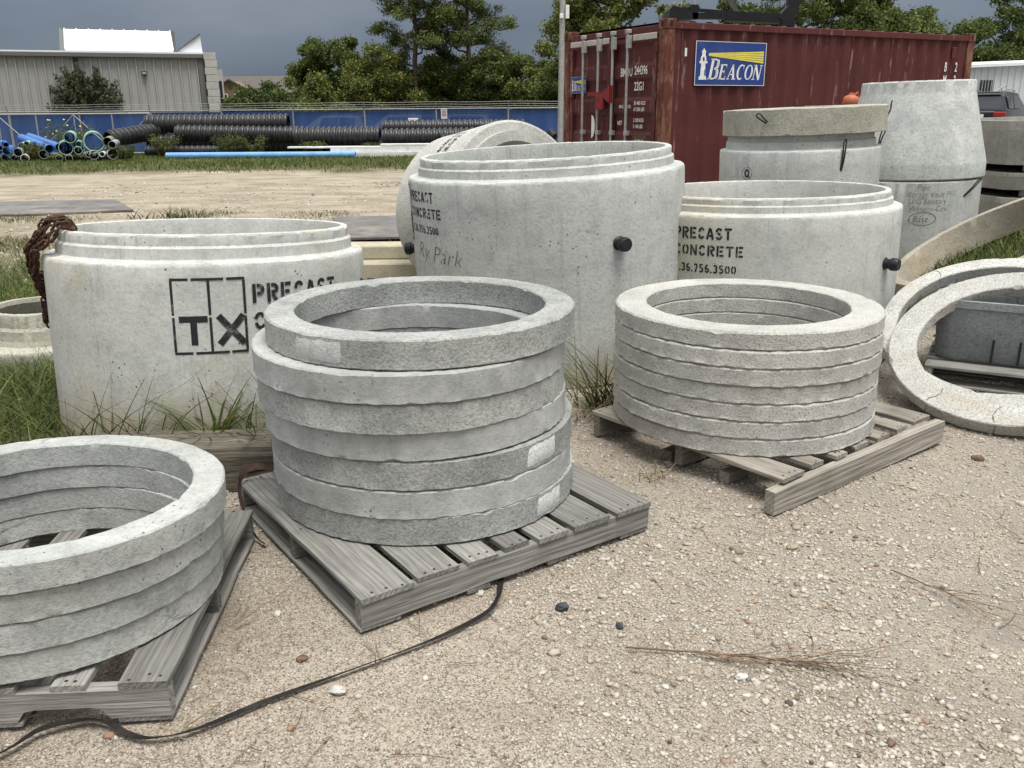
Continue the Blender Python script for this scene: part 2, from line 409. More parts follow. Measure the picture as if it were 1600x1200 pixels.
def ring_mesh(name, Ro, Ri, h, seed, mat, n=208, lip=0.0, chip=1.0, wob=0.002, seam=1.0):
    """one cast ring, base at z=0, worn and chipped edges"""
    g = np.random.default_rng(seed)
    th = np.linspace(0, 2 * PI, n, endpoint=False)
    def ed(): # chamfer size round the ring
        a = 0.0025 + 0.0015 * (pnoise(th, g.integers(1e6), 8, 40, 0.3) + 1) + g.uniform(0, 0.0012, n)
        c = np.clip(pnoise(th, g.integers(1e6), 5, 30, 0.2) - 0.55, 0, 1) ** 1.3 * 0.022 * chip
        return a + c
    eto, eti, ebo, ebi = ed() * (1 + (seam - 1) * 0.6), ed(), ed() * 0.8 * seam, ed() * 0.8 * seam
    wo = wob * pnoise(th, g.integers(1e6), 2, 9, 0.7); wi = wob * pnoise(th, g.integers(1e6), 2, 9, 0.7)
    wt = wob * 0.7 * pnoise(th, g.integers(1e6), 2, 14, 0.5)
    lp = lip * np.clip(pnoise(th, g.integers(1e6), 20, 95, 0.1) * 1.6 + 0.2, 0, 1)
    j = lambda s=0.0006: g.normal(0, s, n)
    rows = []
    rows.append((Ro + wo - ebo, 0 * th)); rows.append((Ro + wo + lp + j(), ebo))
    rows.append((Ro + wo + lp * 0.3 + j(), ebo + h * 0.10))
    for q in (0.3, 0.5, 0.72): rows.append((Ro + wo + j(), h * q + 0 * th))
    rows.append((Ro + wo + j(), h - eto + wt)); rows.append((Ro + wo - eto + j(), h + wt + j(0.0004)))
    for q in (0.25, 0.5, 0.75): rows.append((Ro + (Ri - Ro) * q + 0 * th, h + wt + j(0.0008)))
    rows.append((Ri + wi + eti + j(), h + wt)); rows.append((Ri + wi + j(), h - eti + wt))
    for q in (0.66, 0.33): rows.append((Ri + wi + j(), h * q + 0 * th))
    rows.append((Ri + wi + j(), ebi)); rows.append((Ri + wi + ebi, 0 * th))
    m = len(rows)
    V = np.zeros((n, m, 3))
    for i, (r, z) in enumerate(rows):
        V[:, i, 0] = r * np.cos(th); V[:, i, 1] = r * np.sin(th); V[:, i, 2] = z
    k = np.arange(n)[:, None]; i = np.arange(m)[None, :]; k2 = (k + 1) % n; i2 = (i + 1) % m
    F = np.stack([k * m + i, k2 * m + i, k2 * m + i2, k * m + i2], -1).reshape(-1, 4)
    me = np_mesh(name, V.reshape(-1, 3), F, True); me.materials.append(mat); me.set_sharp_from_angle(angle=rad(32))
    return me

def lathe_mesh(name, prof, seed, mat, n=176, wob=0.0025, edge=(), chip=0.012):
    """closed profile turned about z with wobble; indices in edge get chipped"""
    g = np.random.default_rng(seed); th = np.linspace(0, 2 * PI, n, endpoint=False)
    m = len(prof); V = np.zeros((n, m, 3))
    wo = wob * pnoise(th, seed + 5, 2, 8, 0.7)
    for i, (r, z) in enumerate(prof):
        rr = r + wo + g.normal(0, 0.0006, n); zz = z + g.normal(0, 0.0006, n)
        if i in edge:
            c = np.clip(pnoise(th, seed + 31 * i, 6, 42, 0.15) - 0.5, 0, 1) ** 1.2 * chip + g.uniform(0, 0.0015, n)
            rr = rr - c * 0.7; zz = zz - c
        V[:, i, 0] = rr * np.cos(th); V[:, i, 1] = rr * np.sin(th); V[:, i, 2] = zz
    k = np.arange(n)[:, None]; i = np.arange(m)[None, :]; k2 = (k + 1) % n; i2 = (i + 1) % m
    F = np.stack([k * m + i, k2 * m + i, k2 * m + i2, k * m + i2], -1).reshape(-1, 4)
    me = np_mesh(name, V.reshape(-1, 3), F, True); me.materials.append(mat); me.set_sharp_from_angle(angle=rad(30))
    return me

# ------------------------------------------------------------------ lettering
def arc(cx, cy, rx, ry, a0, a1, n=8):
    return [(cx + rx * math.cos(rad(a0 + (a1 - a0) * i / n)), cy + ry * math.sin(rad(a0 + (a1 - a0) * i / n))) for i in range(n + 1)]
W = 0.62
STEN = {  # heavy stencil capitals: strokes with bridges left open
 'P': [[(0.1, 0), (0.1, 1)], [(0.24, 0.9)] + arc(0.34, 0.69, 0.2, 0.21, 90, -90) + [(0.24, 0.48)]],
 'R': [[(0.1, 0), (0.1, 1)], [(0.24, 0.9)] + arc(0.34, 0.71, 0.2, 0.19, 90, -90) + [(0.24, 0.52)], [(0.3, 0.4), (0.54, 0)]],
 'E': [[(0.1, 0), (0.1, 1)], [(0.24, 0.9), (0.58, 0.9)], [(0.24, 0.5), (0.5, 0.5)], [(0.24, 0.1), (0.58, 0.1)]],
 'C': [arc(0.32, 0.5, 0.22, 0.41, 35, 165), arc(0.32, 0.5, 0.22, 0.41, 195, 325)],
 'A': [[(0.06, 0), (0.29, 0.98)], [(0.56, 0), (0.36, 0.9)], [(0.24, 0.3), (0.40, 0.3)]],
 'S': [arc(0.32, 0.70, 0.2, 0.21, 20, 200), [(0.2, 0.56), (0.44, 0.44)], arc(0.32, 0.30, 0.2, 0.21, 20, -160)],
 'T': [[(0.02, 0.9), (0.6, 0.9)], [(0.31, 0), (0.31, 0.76)]],
 'O': [arc(0.31, 0.5, 0.22, 0.41, 105, 255), arc(0.31, 0.5, 0.22, 0.41, -75, 75)],
 'N': [[(0.09, 0), (0.09, 1)], [(0.16, 0.86), (0.46, 0.14)], [(0.53, 0), (0.53, 1)]],
 'X': [[(0.06, 1), (0.56, 0)], [(0.06, 0), (0.27, 0.42)], [(0.35, 0.58), (0.56, 1)]],
 '1': [[(0.3, 0), (0.3, 1)]],
 '3': [arc(0.29, 0.71, 0.2, 0.2, 150, -80), arc(0.29, 0.3, 0.22, 0.21, 80, -150)],
 '5': [[(0.5, 0.9), (0.14, 0.9), (0.13, 0.58)], arc(0.29, 0.32, 0.22, 0.23, 115, -145)],
 '6': [arc(0.42, 0.52, 0.31, 0.40, 95, 190), arc(0.31, 0.30, 0.21, 0.21, -170, 150)],
 '7': [[(0.06, 0.9), (0.52, 0.9)], [(0.5, 0.8), (0.26, 0)]],
 '2': [arc(0.3, 0.7, 0.21, 0.2, 160, -40), [(0.44, 0.55), (0.1, 0.09)], [(0.12, 0.09), (0.54, 0.09)]],
 '0': [arc(0.31, 0.5, 0.21, 0.41, 105, 255), arc(0.31, 0.5, 0.21, 0.41, -75, 75)],
 '8': [arc(0.31, 0.7, 0.18, 0.2, 0, 350), arc(0.31, 0.29, 0.21, 0.21, 0, 350)],
 '.': [[(0.1, 0.0), (0.1, 0.2)]], ' ': [],
}
def stroke_quads(pl, w0, w1=None):
    w1 = w0 if w1 is None else w1; out = []; m = len(pl); L = []; R = []
    for i, p in enumerate(pl):
        a = pl[max(i - 1, 0)]; b = pl[min(i + 1, m - 1)]
        dx, dy = b[0] - a[0], b[1] - a[1]; l = math.hypot(dx, dy) or 1
        w = (w0 + (w1 - w0) * i / max(m - 1, 1)) / 2
        L.append((p[0] - dy / l * w, p[1] + dx / l * w)); R.append((p[0] + dy / l * w, p[1] - dx / l * w))
    for i in range(m - 1): out.append([L[i], R[i], R[i + 1], L[i + 1]])
    return out
def sten_text(s, x, y, h, w=None, asp=1.0, jit=0, wt=0.19):
    q = []; rng_ = random.Random(len(s) + int(h * 1000))
    adv = 0.74 * h * asp
    tot = sum(0.30 if c == '.' else 0.74 for c in s) * h * asp
    if w: asp = asp * w / tot
    for c in s:
        for pl in STEN.get(c, []):
            for poly in stroke_quads([(px * asp, py) for px, py in pl], wt): q.append([(x + px * h, y + py * h) for px, py in poly])
        x += (0.30 if c == '.' else 0.74) * h * asp
    return q
def font_polys(body, size, offset=0.0, shear=0.0, sx=1.0):
    """flat built-in type turned into 2-D triangles"""
    cu = bpy.data.curves.new('lettering', 'FONT'); cu.body = body; cu.size = size; cu.offset = offset; cu.shear = shear; cu.resolution_u = 3
    o = bpy.data.objects.new('lettering', cu); COL.objects.link(o)
    dg = bpy.context.evaluated_depsgraph_get(); dg.update()
    me = o.evaluated_get(dg).to_mesh()
    P = [[(me.vertices[i].co.x * sx, me.vertices[i].co.y) for i in p.vertices] for p in me.polygons]
    o.evaluated_get(dg).to_mesh_clear()
    bpy.data.objects.remove(o); bpy.data.curves.remove(cu)
    return P
def shift(P, x, y, rot=0.0):
    c, s = math.cos(rot), math.sin(rot)
    return [[(x + px * c - py * s, y + px * s + py * c) for px, py in p] for p in P]
def wrap(P, R, off=0.002):
    mb = MB()
    for p in P: mb.poly([((R + off) * math.sin(s / R), -(R + off) * math.cos(s / R), z) for s, z in p])
    return mb
def plane_map(P, fn):
    mb = MB()
    for p in P: mb.poly([fn(x, y) for x, y in p])
    return mb
def subdiv_quads(P, mx):
    out = []
    for q in P:
        if len(q) != 4: out.append(q); continue
        L = max(math.dist(q[1], q[2]), math.dist(q[0], q[3])); n = max(1, int(L / mx))
        for i in range(n):
            a, b = i / n, (i + 1) / n
            lp = lambda A, B, t: (A[0] + (B[0] - A[0]) * t, A[1] + (B[1] - A[1]) * t)
            out.append([lp(q[0], q[3], a), lp(q[1], q[2], a), lp(q[1], q[2], b), lp(q[0], q[3], b)])
    return out

# ================================================================== GROUND
def gh(x, y):
    a = mnoise.noise((x * 0.45, y * 0.45, 3.1)) * 0.012 + (max(0, mnoise.noise((x * 1.3, y * 1.3, 6.1))) * 0.012) + mnoise.noise((x * 2.3, y * 2.3, 9.7)) * 0.007
    if abs(x) < 7 and y < 9: a += mnoise.noise((x * 9, y * 9, 1.7)) * 0.0045
    return a - 0.008
def axis_pts(lo, hi, step, far_lo, far_hi, growth=1.16):
    a = list(np.arange(lo, hi + 1e-6, step)); s = step; x = hi
    while x < far_hi: s *= growth; x += s; a.append(x)
    s = step; x = lo; b = []
    while x > far_lo: s *= growth; x -= s; b.append(x)
    return np.array(b[::-1] + a)
gx = axis_pts(-3.4, 3.4, 0.026, -900, 900); gy_ = axis_pts(1.2, 6.2, 0.026, -300, 1800)
XX, YY = np.meshgrid(gx, gy_)
ZZ = np.array([gh(x, y) for x, y in zip(XX.ravel(), YY.ravel())])
GV = np.stack([XX.ravel(), YY.ravel(), ZZ], 1)
ni, nj = len(gy_), len(gx)
ii, jj = np.meshgrid(np.arange(ni - 1), np.arange(nj - 1), indexing='ij')
GF = np.stack([ii * nj + jj, ii * nj + jj + 1, (ii + 1) * nj + jj + 1, (ii + 1) * nj + jj], -1).reshape(-1, 4)
g_me = np_mesh('ground', GV, GF, True)
t = NT('ground_sand'); v = t.coords('Object', False)
n1 = t.noise(v, 0.9, 6, 0.6, 0.5); n2 = t.noise(v, 5, 6, 0.65); n3 = t.noise(v, 60, 4, 0.75); n4 = t.noise(v, 240, 3, 0.8)
sand = t.mix(t.rng(n1, 0.35, 0.66), (0.345, 0.282, 0.215), (0.455, 0.392, 0.312))
sand = t.mix(t.rng(n2, 0.45, 0.75, 0, 0.5), sand, (0.28, 0.225, 0.17))
sand = t.mix(1.0, sand, t.ramp(t.rng(n3, 0.3, 0.7), [(0, (0.62, 0.60, 0.58)), (0.5, (1, 1, 1)), (1, (1.25, 1.25, 1.25))]), 'MULTIPLY')
gr = t.voro(v, 230, out='Color'); sepc = t.n('ShaderNodeSeparateColor'); t.set(sepc.inputs[0], gr)
sand = t.mix(t.rng(sepc.outputs[0], 0.70, 0.78, 0, 0.55), sand, (0.60, 0.57, 0.51))
sand = t.mix(t.rng(sepc.outputs[1], 0.74, 0.80, 0, 0.75), sand, (0.11, 0.095, 0.085))
dmp = t.noise(t.scale(v, (0.8, 1.5, 1)), 0.9, 5, 0.62, 0.8)
sand = t.mix(t.rng(dmp, 0.50, 0.68, 0, 0.55), sand, (0.245, 0.20, 0.155))
sxx = t.n('ShaderNodeSeparateXYZ'); t.set(sxx.inputs[0], v)
sand = t.mix(t.mul(t.rng(t.mul(sxx.outputs['X'], t.mul(n1, 2.0), 'ADD'), 1.0, 2.4, 0, 0.65), t.rng(n2, 0.35, 0.6)), sand, (0.30, 0.275, 0.24))
# zones of bare dirt, grass roots and soil
sx = t.n('ShaderNodeSeparateXYZ'); t.set(sx.inputs[0], v)
wob_ = t.rng(t.noise(v, 0.35, 5, 0.65), 0.25, 0.75, -2.4, 2.4)
yw = t.mul(sx.outputs['Y'], wob_, 'ADD')
dn = t.noise(t.scale(v, (0.7, 1.5, 1)), 1.0, 9, 0.72)
dirt = t.mix(t.rng(dn, 0.36, 0.64), (0.25, 0.205, 0.15), (0.45, 0.395, 0.315))
dirt = t.mix(t.rng(t.noise(v, 1.4, 6, 0.7), 0.54, 0.68, 0, 0.7), dirt, (0.17, 0.15, 0.085))
dirt = t.mix(t.rng(n3, 0.5, 0.72, 0, 0.5), dirt, (0.18, 0.145, 0.10))
col = t.mix(t.rng(yw, 8.0, 10.5), sand, dirt)
soil = t.mix(n2, (0.075, 0.075, 0.035), (0.14, 0.125, 0.065))
col = t.mix(t.rng(yw, 22.6, 25.0), col, soil)
xw = t.mul(sx.outputs['X'], t.mul(wob_, 0.12), 'ADD')
left = t.mul(t.rng(xw, -1.55, -1.95), t.mul(t.rng(sx.outputs['Y'], 3.3, 3.7), t.rng(yw, 13.0, 8.0)))
col = t.mix(t.mul(left, 0.8), col, soil)
mid = t.mul(t.rng(yw, 5.0, 6.5), t.rng(yw, 12.5, 10.5))
col = t.mix(t.mul(t.mul(mid, t.rng(n1, 0.45, 0.60)), 0.8), col, (0.16, 0.145, 0.085))
h = t.mul(t.mul(n3, t.mul(n4, 0.6), 'ADD'), t.mul(t.voro(v, 150), 0.5), 'SUBTRACT')
g_me.materials.append(t.done(col, 0.95, t.bump(h, 0.75, 0.012), spec=0.12))
ground = obj('ground', g_me); tag(ground, kind='structure')

# ---- gravel
def ico(sub=0):
    bm = bmesh.new(); bmesh.ops.create_icosphere(bm, subdivisions=sub + 1, radius=1.0)
    V = np.array([q.co[:] for q in bm.verts]); F = np.array([[q.index for q in f.verts] for f in bm.faces]); bm.free(); return V, F
def pebbles(name, pos, size, seed, mat, sub=0, sink=0.3):
    g = np.random.default_rng(seed); V0, F0 = ico(sub); n = len(pos); nv = len(V0)
    V = np.repeat(V0[None], n, 0) * (1 + g.normal(0, 0.21, (n, nv, 1)))
    sc = np.stack([g.uniform(0.75, 1.35, n), g.uniform(0.65, 1.1, n), g.uniform(0.38, 0.8, n)], 1) * size[:, None]
    V = V * sc[:, None, :]
    a = g.uniform(0, 2 * PI, n); c, s = np.cos(a), np.sin(a)
    b = g.normal(0, 0.25, n); cb, sb = np.cos(b), np.sin(b)
    x, y, z = V[..., 0].copy(), V[..., 1].copy(), V[..., 2].copy()
    y, z = y * cb[:, None] - z * sb[:, None], y * sb[:, None] + z * cb[:, None]
    V[..., 0] = x * c[:, None] - y * s[:, None]; V[..., 1] = x * s[:, None] + y * c[:, None]; V[..., 2] = z
    P = pos.copy(); P[:, 2] += sc[:, 2] * (1 - 2 * sink) * 0.9
    V += P[:, None, :]
    F = (F0[None] + (np.arange(n) * nv)[:, None, None]).reshape(-1, 3)
    me = np_mesh(name, V.reshape(-1, 3), F, False); me.materials.append(mat)
    return obj(name, me)
def scatter(n, seed, x0, x1, y0, y1, dens=None, avoid=None):
    g = np.random.default_rng(seed); out = []
    while len(out) < n:
        x = g.uniform(x0, x1); y = y0 + (y1 - y0) * g.uniform(0, 1) ** 1.35
        if abs(x) > 0.35 + 0.66 * y: continue
        if dens is not None and g.uniform() > dens(x, y): continue
        out.append((x, y, gh(x, y)))
    return np.array(out)
def gdens(x, y):
    d = 0.30 + 1.3 * max(0, mnoise.noise((x * 1.1 + 4, y * 1.1, 0.5))) + 0.25 * mnoise.noise((x * 5, y * 5, 2.5))
    if x > 0.1 and y > 2.3: d += 0.35
    if x < 0.0 and y < 2.6: d *= 0.3
    if x < -1.4 and y > 3.4: d *= 0.15
    return d
def cdens(x, y):
    c = max(0.0, mnoise.noise((x * 1.5 + 1.3, y * 1.5 + 7, 5.5)) - 0.02) * 2.6 + 0.05
    if 0.25 < x < 2.6 and 2.55 < y < 4.6: c += 0.55 * max(0, 0.75 - abs(x - 0.35 - (y - 2.5) * 0.75) * 0.7)
    if x < 0.05 and y < 2.7: c *= 0.25
    if x < -1.3 and y > 3.3: c *= 0.1
    return c
M['stone'] = island('pebble_mix', [(0.0, (0.44, 0.41, 0.36)), (0.16, (0.37, 0.325, 0.26)), (0.30, (0.48, 0.45, 0.40)), (0.45, (0.31, 0.255, 0.19)),
    (0.60, (0.41, 0.37, 0.31)), (0.74, (0.44, 0.41, 0.36)), (0.86, (0.20, 0.17, 0.135)), (0.93, (0.50, 0.47, 0.42)), (0.975, (0.27, 0.17, 0.11)), (1.0, (0.055, 0.055, 0.06))], 0.85)
gg = np.random.default_rng(5)
P1 = scatter(60000, 11, -4.5, 4.5, 1.55, 6.2, gdens)
s1 = gg.gamma(3.0, 0.0009, len(P1)) + 0.0015
tag(pebbles('fine_gravel', P1, s1, 21, M['stone']), 'pale fine gravel scattered over the sandy ground', 'gravel', kind='stuff')
P2 = scatter(11500, 12, -4.5, 4.8, 1.55, 6.5, cdens)
s2 = gg.gamma(2.4, 0.0014, len(P2)) + 0.0028
tag(pebbles('coarse_gravel', P2, s2, 22, M['stone'], 1), 'coarse pale and brown stones lying in the gravel', 'gravel', kind='stuff')
P3 = scatter(9000, 13, -9, 7, 6.5, 20, None)
tag(pebbles('far_gravel', P3, gg.gamma(2.0, 0.0055, len(P3)) + 0.004, 23, M['stone'], 0, 0.45), 'loose rubble over the bare dirt beyond the rings', 'rubble', kind='stuff')

# a few stones that stand out from the gravel
M['stone_dark'] = plain('stone_dark', (0.045, 0.048, 0.055), 0.7, 0.4, 60, bump=0.8)
M['stone_brown'] = plain('stone_brown', (0.13, 0.085, 0.05), 0.8, 0.4, 60, bump=0.8)
M['stone_white'] = plain('stone_white', (0.46, 0.44, 0.40), 0.8, 0.2, 60, bump=0.8)
M['stone_tan'] = plain('stone_tan', (0.30, 0.25, 0.185), 0.8, 0.3, 60, bump=0.8)
def stone(x, y, r, mat, label, seed):
    g = np.random.default_rng(seed); V, F = ico(2)
    k = np.array([mnoise.noise(Vector(q) * 1.6 + Vector((seed, 0, 0))) for q in V])
    k2 = np.array([mnoise.noise(Vector(q) * 4 + Vector((seed, 5, 0))) for q in V])
    V = V * (1 + 0.35 * k + 0.12 * k2)[:, None] * np.array([1.15, 0.9, 0.62]) * r
    me = np_mesh('stone', V, F, True); me.materials.append(mat); me.set_sharp_from_angle(angle=rad(35))
    tag(obj('stone', me, None, (x, y, gh(x, y) + r * 0.42), (0.2, 0.1, seed)), label, 'stone', 'single stones on the gravel')
for a in [(0.152, 2.425, 0.021, 'stone_dark', 'larger black stone on the gravel right of the front pallet corner', 3),
          (0.318, 2.31, 0.013, 'stone_dark', 'small black stone farther right of the larger black one', 5),
          (-0.605, 2.17, 0.014, 'stone_brown', 'brown lump of earth on sand just above the black strap', 7),
          (-0.475, 2.02, 0.020, 'stone_white', 'white flat stone touching the lower side of the black strap', 9),
          (0.99, 2.80, 0.020, 'stone_tan', 'rounded tan stone in the open sand right of the centre', 12),
          (2.10, 2.92, 0.026, 'stone_tan', 'dark tan stone near the right border of the gravel', 14),
          (1.60, 2.17, 0.014, 'stone_brown', 'grey brown pebble in the lower right gravel', 16),
          (2.06, 3.62, 0.022, 'stone_brown', 'reddish brown stone beside the right pallet corner', 18),
          (-0.74, 2.42, 0.012, 'stone_white', 'white pebble on sand between the left and the middle pallet', 20),
          (0.62, 2.06, 0.016, 'stone_white', 'pale pebble beside the dry branch', 22)]:
    stone(a[0], a[1], a[2], M[a[3]], a[4], a[5])

# ================================================================== CONCRETE VAULTS
def boot(parent, R, adeg, z, L=0.085, r=0.032, name='pipe_boot'):
    """black rubber pipe stub with a rolled cap"""
    a = rad(adeg); d = Vector((math.sin(a), -math.cos(a), 0))
    mx = Matrix.Translation(d * (R - 0.01) + Vector((0, 0, z))) @ d.to_track_quat('Z', 'Y').to_matrix().to_4x4()
    mb = MB()
    mb.lathe([(0, 0), (r * 1.15, 0), (r * 1.15, 0.012), (r * 0.9, 0.02), (r * 0.9, L * 0.45), (r * 1.12, L * 0.5), (r * 1.18, L * 0.62), (r * 1.12, L * 0.9), (r * 0.95, L), (0, L * 1.02)], 20, axis=mx)
    o = mb.build(name, M['rubber'], parent, 40); return o
def loop_cable(parent, R, adeg, z, h, lean=0.0, out=0.03, name='lifting_loop', w=0.022, rope=0.006):
    """bent wire-rope loop cast into the wall"""
    a = rad(adeg); d = Vector((math.sin(a), -math.cos(a), 0)); s = Vector((math.cos(a), math.sin(a), 0))
    base = d * (R - 0.01) + Vector((0, 0, z)); top = base + d * (out + 0.01) + Vector((0, 0, h)) + s * lean
    pts = []
    ax = (top - base); n = ax.normalized(); sd = n.cross(d).normalized()
    for q in np.linspace(0, 1, 6): pts.append(base + ax * q * 0.85 + sd * w * 0.5 * (0.35 + 0.65 * q) + d * math.sin(q * PI) * 0.012)
    for an in np.linspace(0, PI, 7)[1:-1]: pts.append(base + ax * (0.85 + 0.15 * math.sin(an)) + sd * w * 0.5 * math.cos(an))
    for q in np.linspace(1, 0, 6): pts.append(base + ax * q * 0.85 - sd * w * 0.5 * (0.35 + 0.65 * q) + d * math.sin(q * PI) * 0.012)
    return MB().tube(pts, rope, 7).build(name, M['cable'], parent, 60)
def vault_prof(R, hs, rr, ht, wall=0.115):
    st = (ht - hs)
    return [(R - 0.012, 0), (R, 0.012), (R, hs * 0.12), (R, hs * 0.3), (R, hs * 0.5), (R, hs * 0.7), (R, hs * 0.88), (R, hs - 0.02), (R - 0.003, hs - 0.007), (R - 0.010, hs),
            (rr + 0.022, hs + 0.004), (rr + 0.014, hs + 0.010), (rr + 0.012, hs + st * 0.48), (rr + 0.004, hs + st * 0.54), (rr, hs + st * 0.58), (rr, ht - 0.012), (rr - 0.004, ht - 0.003), (rr - 0.012, ht),
            (rr - 0.028, ht + 0.001), (rr - 0.036, ht - 0.004), (rr - 0.042, ht - 0.03), (R - wall, hs * 0.9), (R - wall, hs * 0.5), (R - wall, 0.14), (R - wall - 0.1, 0.12),
            (0.04, 0.12), (0.04, 0.0)]
def vault(name, label, loc, rot, R, hs, rr, ht, seed, mat, n=192, foot=0.0):
    v_ = thing(name, label, 'concrete vault', loc, rot)
    pf_ = [(r_, z_ - (foot if z_ < 0.013 else 0)) for r_, z_ in vault_prof(R, hs, rr, ht)]
    obj('wall', lathe_mesh('wall', pf_, seed, mat, n, edge=(8, 9, 14, 16, 17, 18), chip=0.016), v_)
    return v_
def stencil_mark(v_, R, s0, z0, k=1.0, box=True, num='1.36.756.3500'):
    """company stencil: T|X box and three lines of type; s0 = left end of the type, z0 = foot of the number"""
    for q in (sten_text('PRECAST', s0, z0 + 0.194 * k, 0.068 * k, 0.37 * k), sten_text('CONCRETE', s0, z0 + 0.098 * k, 0.062 * k, 0.44 * k), sten_text(num, s0, z0, 0.05 * k, 0.40 * k)):
        wrap(subdiv_quads(q, 0.02), R).build('stencil_line', M['paint_black'], v_)
    if box:
        x0, x1 = s0 - 0.335, s0 - 0.030; z1 = z0 + 0.285 * k; zb = z1 - 0.318; xm = x0 + 0.155; b = []
        w = 0.011; gap = 0.012
        def seg(a, c): return stroke_quads([a, c], w)
        hs_ = lambda y, xs: sum([seg((p, y), (r_, y)) for p, r_ in xs], [])
        b += hs_(z1, [(x0, x0 + 0.075), (x0 + 0.087, x1 - 0.087), (x1 - 0.075, x1)])
        b += hs_(zb, [(x0, x0 + 0.075), (x0 + 0.087, x1 - 0.080), (x1 - 0.070, x1)])
        for xx in (x0 + 0.004, xm, x1 - 0.004):
            b += seg((xx, z1 - 0.006), (xx, zb + 0.165)); b += seg((xx, zb + 0.155), (xx, zb + 0.006))
        b += sten_text('T', x0 + 0.022, zb + 0.035, 0.125, 0.15, wt=0.22) + [[(px, py) for px, py in p] for p in sten_text('X', xm + 0.02, zb + 0.035, 0.125, 0.155, wt=0.22)]
        b += stroke_quads([(x0 + 0.0845, zb + 0.10), (x0 + 0.0845, zb + 0.15)], 0.027) 
        wrap(subdiv_quads(b, 0.03), R).build('stencil_box', M['paint_black'], v_)

# vault with the chain
tx = vault('concrete_vault', 'round concrete vault with a rusty chain over its rim and a framed TX stencil', (-1.521, 4.384, 0.06), (-0.063, 0.015, 0), 0.755, 0.776, 0.682, 0.892, 41, M['vault'], foot=0.13)
stencil_mark(tx, 0.755, 0.403, 0.362, 1.22)
boot(tx, 0.755, -92, 0.60); boot(tx, 0.755, 88, 0.60)
# big vault in the middle
bg = vault('concrete_vault', 'largest grey concrete vault in the middle, leaning slightly left, black boot on its front', (0.264, 5.511, 0.0), (0.016, -0.045, 0), 0.83, 1.149, 0.754, 1.257, 43, M['vault_cool'])
stencil_mark(bg, 0.83, -1.07, 0.855, 0.9)
hw = shift(font_polys('Ry Park', 0.135, -0.0032, 0.25, 1.05), -0.985, 0.715, -0.06)
wrap(hw, 0.83).build('handwriting', M['marker'], bg)
boot(bg, 0.83, 25.4, 0.795, 0.085, 0.034); boot(bg, 0.83, -93, 0.70, 0.08, 0.034)
# vault on the right with the phone number
v3 = vault('concrete_vault', 'shorter concrete vault with yellowed rim right of the largest one, phone number stencilled on it', (1.607, 5.642, 0), (-0.012, -0.018, 0), 0.82, 0.914, 0.75, 1.005, 47, M['vault_y'])
stencil_mark(v3, 0.82, -0.73, 0.592, 0.98, False)
boot(v3, 0.82, 43.3, 0.607, 0.09, 0.032)
# little one behind the chain vault
sv = vault('small_concrete_vault', 'small concrete manhole vault half hidden in the grass behind the chain', (-2.98, 5.45, -0.28), (0.0, 0.02, 0), 0.46, 0.42, 0.30, 0.62, 51, M['vault_olive'])

# vault lying on its side behind the big one
R = 0.70
hc = thing('concrete_vault', 'concrete vault lying on its side behind the largest vault, mouth towards the right', 'concrete vault', (0.10, 7.15, 0.735), (PI / 2 - 0.18, 0, rad(38)))
pf = [(R - 0.17, 0.0), (R - 0.09, 0.0), (R - 0.085, 0.035), (R - 0.02, 0.04), (R, 0.055), (R, 0.3), (R, 0.6), (R + 0.005, 0.78), (R - 0.06, 0.80), (R - 0.07, 0.93), (R - 0.11, 0.935), (R - 0.13, 0.9), (R - 0.13, 0.16), (R - 0.17, 0.14)]
# profile is (radius, along axis); the mouth (0) points to the viewer
pf = [(r_, -z_) for r_, z_ in pf]
me = lathe_mesh('wall', pf[::-1], 53, M['ring_w'], 144, edge=(3, 8), chip=0.03)
obj('wall', me, hc)
for q in (sten_text('PRECAST', -0.28, -0.17, 0.062, 0.36), sten_text('CONCRETE', -0.30, -0.28, 0.06, 0.42)):
    mb = MB()
    for p in subdiv_quads(q, 0.02):
        mb.poly([((R + 0.004) * math.cos(-(s / R) + rad(118)), (R + 0.004) * math.sin(-(s / R) + rad(118)), z - 0.15) for s, z in p])
    mb.build('stencil_line', M['paint_black'], hc)

# riser with its thick lid, cone on its base
rs = vault('concrete_riser', 'grey concrete riser under a thick round lid in front of the red container', (2.445, 7.6, 0), (0, -0.03, 0), 0.642, 1.175, 0.58, 1.30, 57, M['vault_cool'], 144)
loop_cable(rs, 0.642, 12, 0.985, 0.27, 0.02, 0.012)
ql = []
for i in range(16):
    if i % 4 == 0: continue
    a0 = 360 * i / 16
    ql += stroke_quads(arc(0, 0, 0.048, 0.048, a0 + 3, a0 + 19, 2), 0.005)
ql += stroke_quads(arc(0, 0, 0.019, 0.026, 0, 360, 18), 0.013) + stroke_quads([(0.004, -0.012), (0.026, -0.036)], 0.012)
ql += shift(font_polys('NPCA', 0.034, 0.0008), -0.043, -0.082)
wrap(shift(ql, rad(-54.3) * 0.642, 1.005), 0.642).build('stamp', M['paint_black'], rs)
lid = thing('concrete_disc', 'thick weathered round concrete lid lying on the riser by the container', 'concrete lid', (2.43, 7.6, 1.29), (0, -0.035, 0))
obj('slab', ring_mesh('slab', 0.645, 0.22, 0.20, 61, M['vault_olive'], 160, 0.004, 1.6, 0.004), lid)
loop_cable(lid, 0.645, -42, 0.10, 0.07, -0.05, 0.07, w=0.035); loop_cable(lid, 0.645, 72, 0.10, 0.12, 0.06, 0.03, w=0.04)

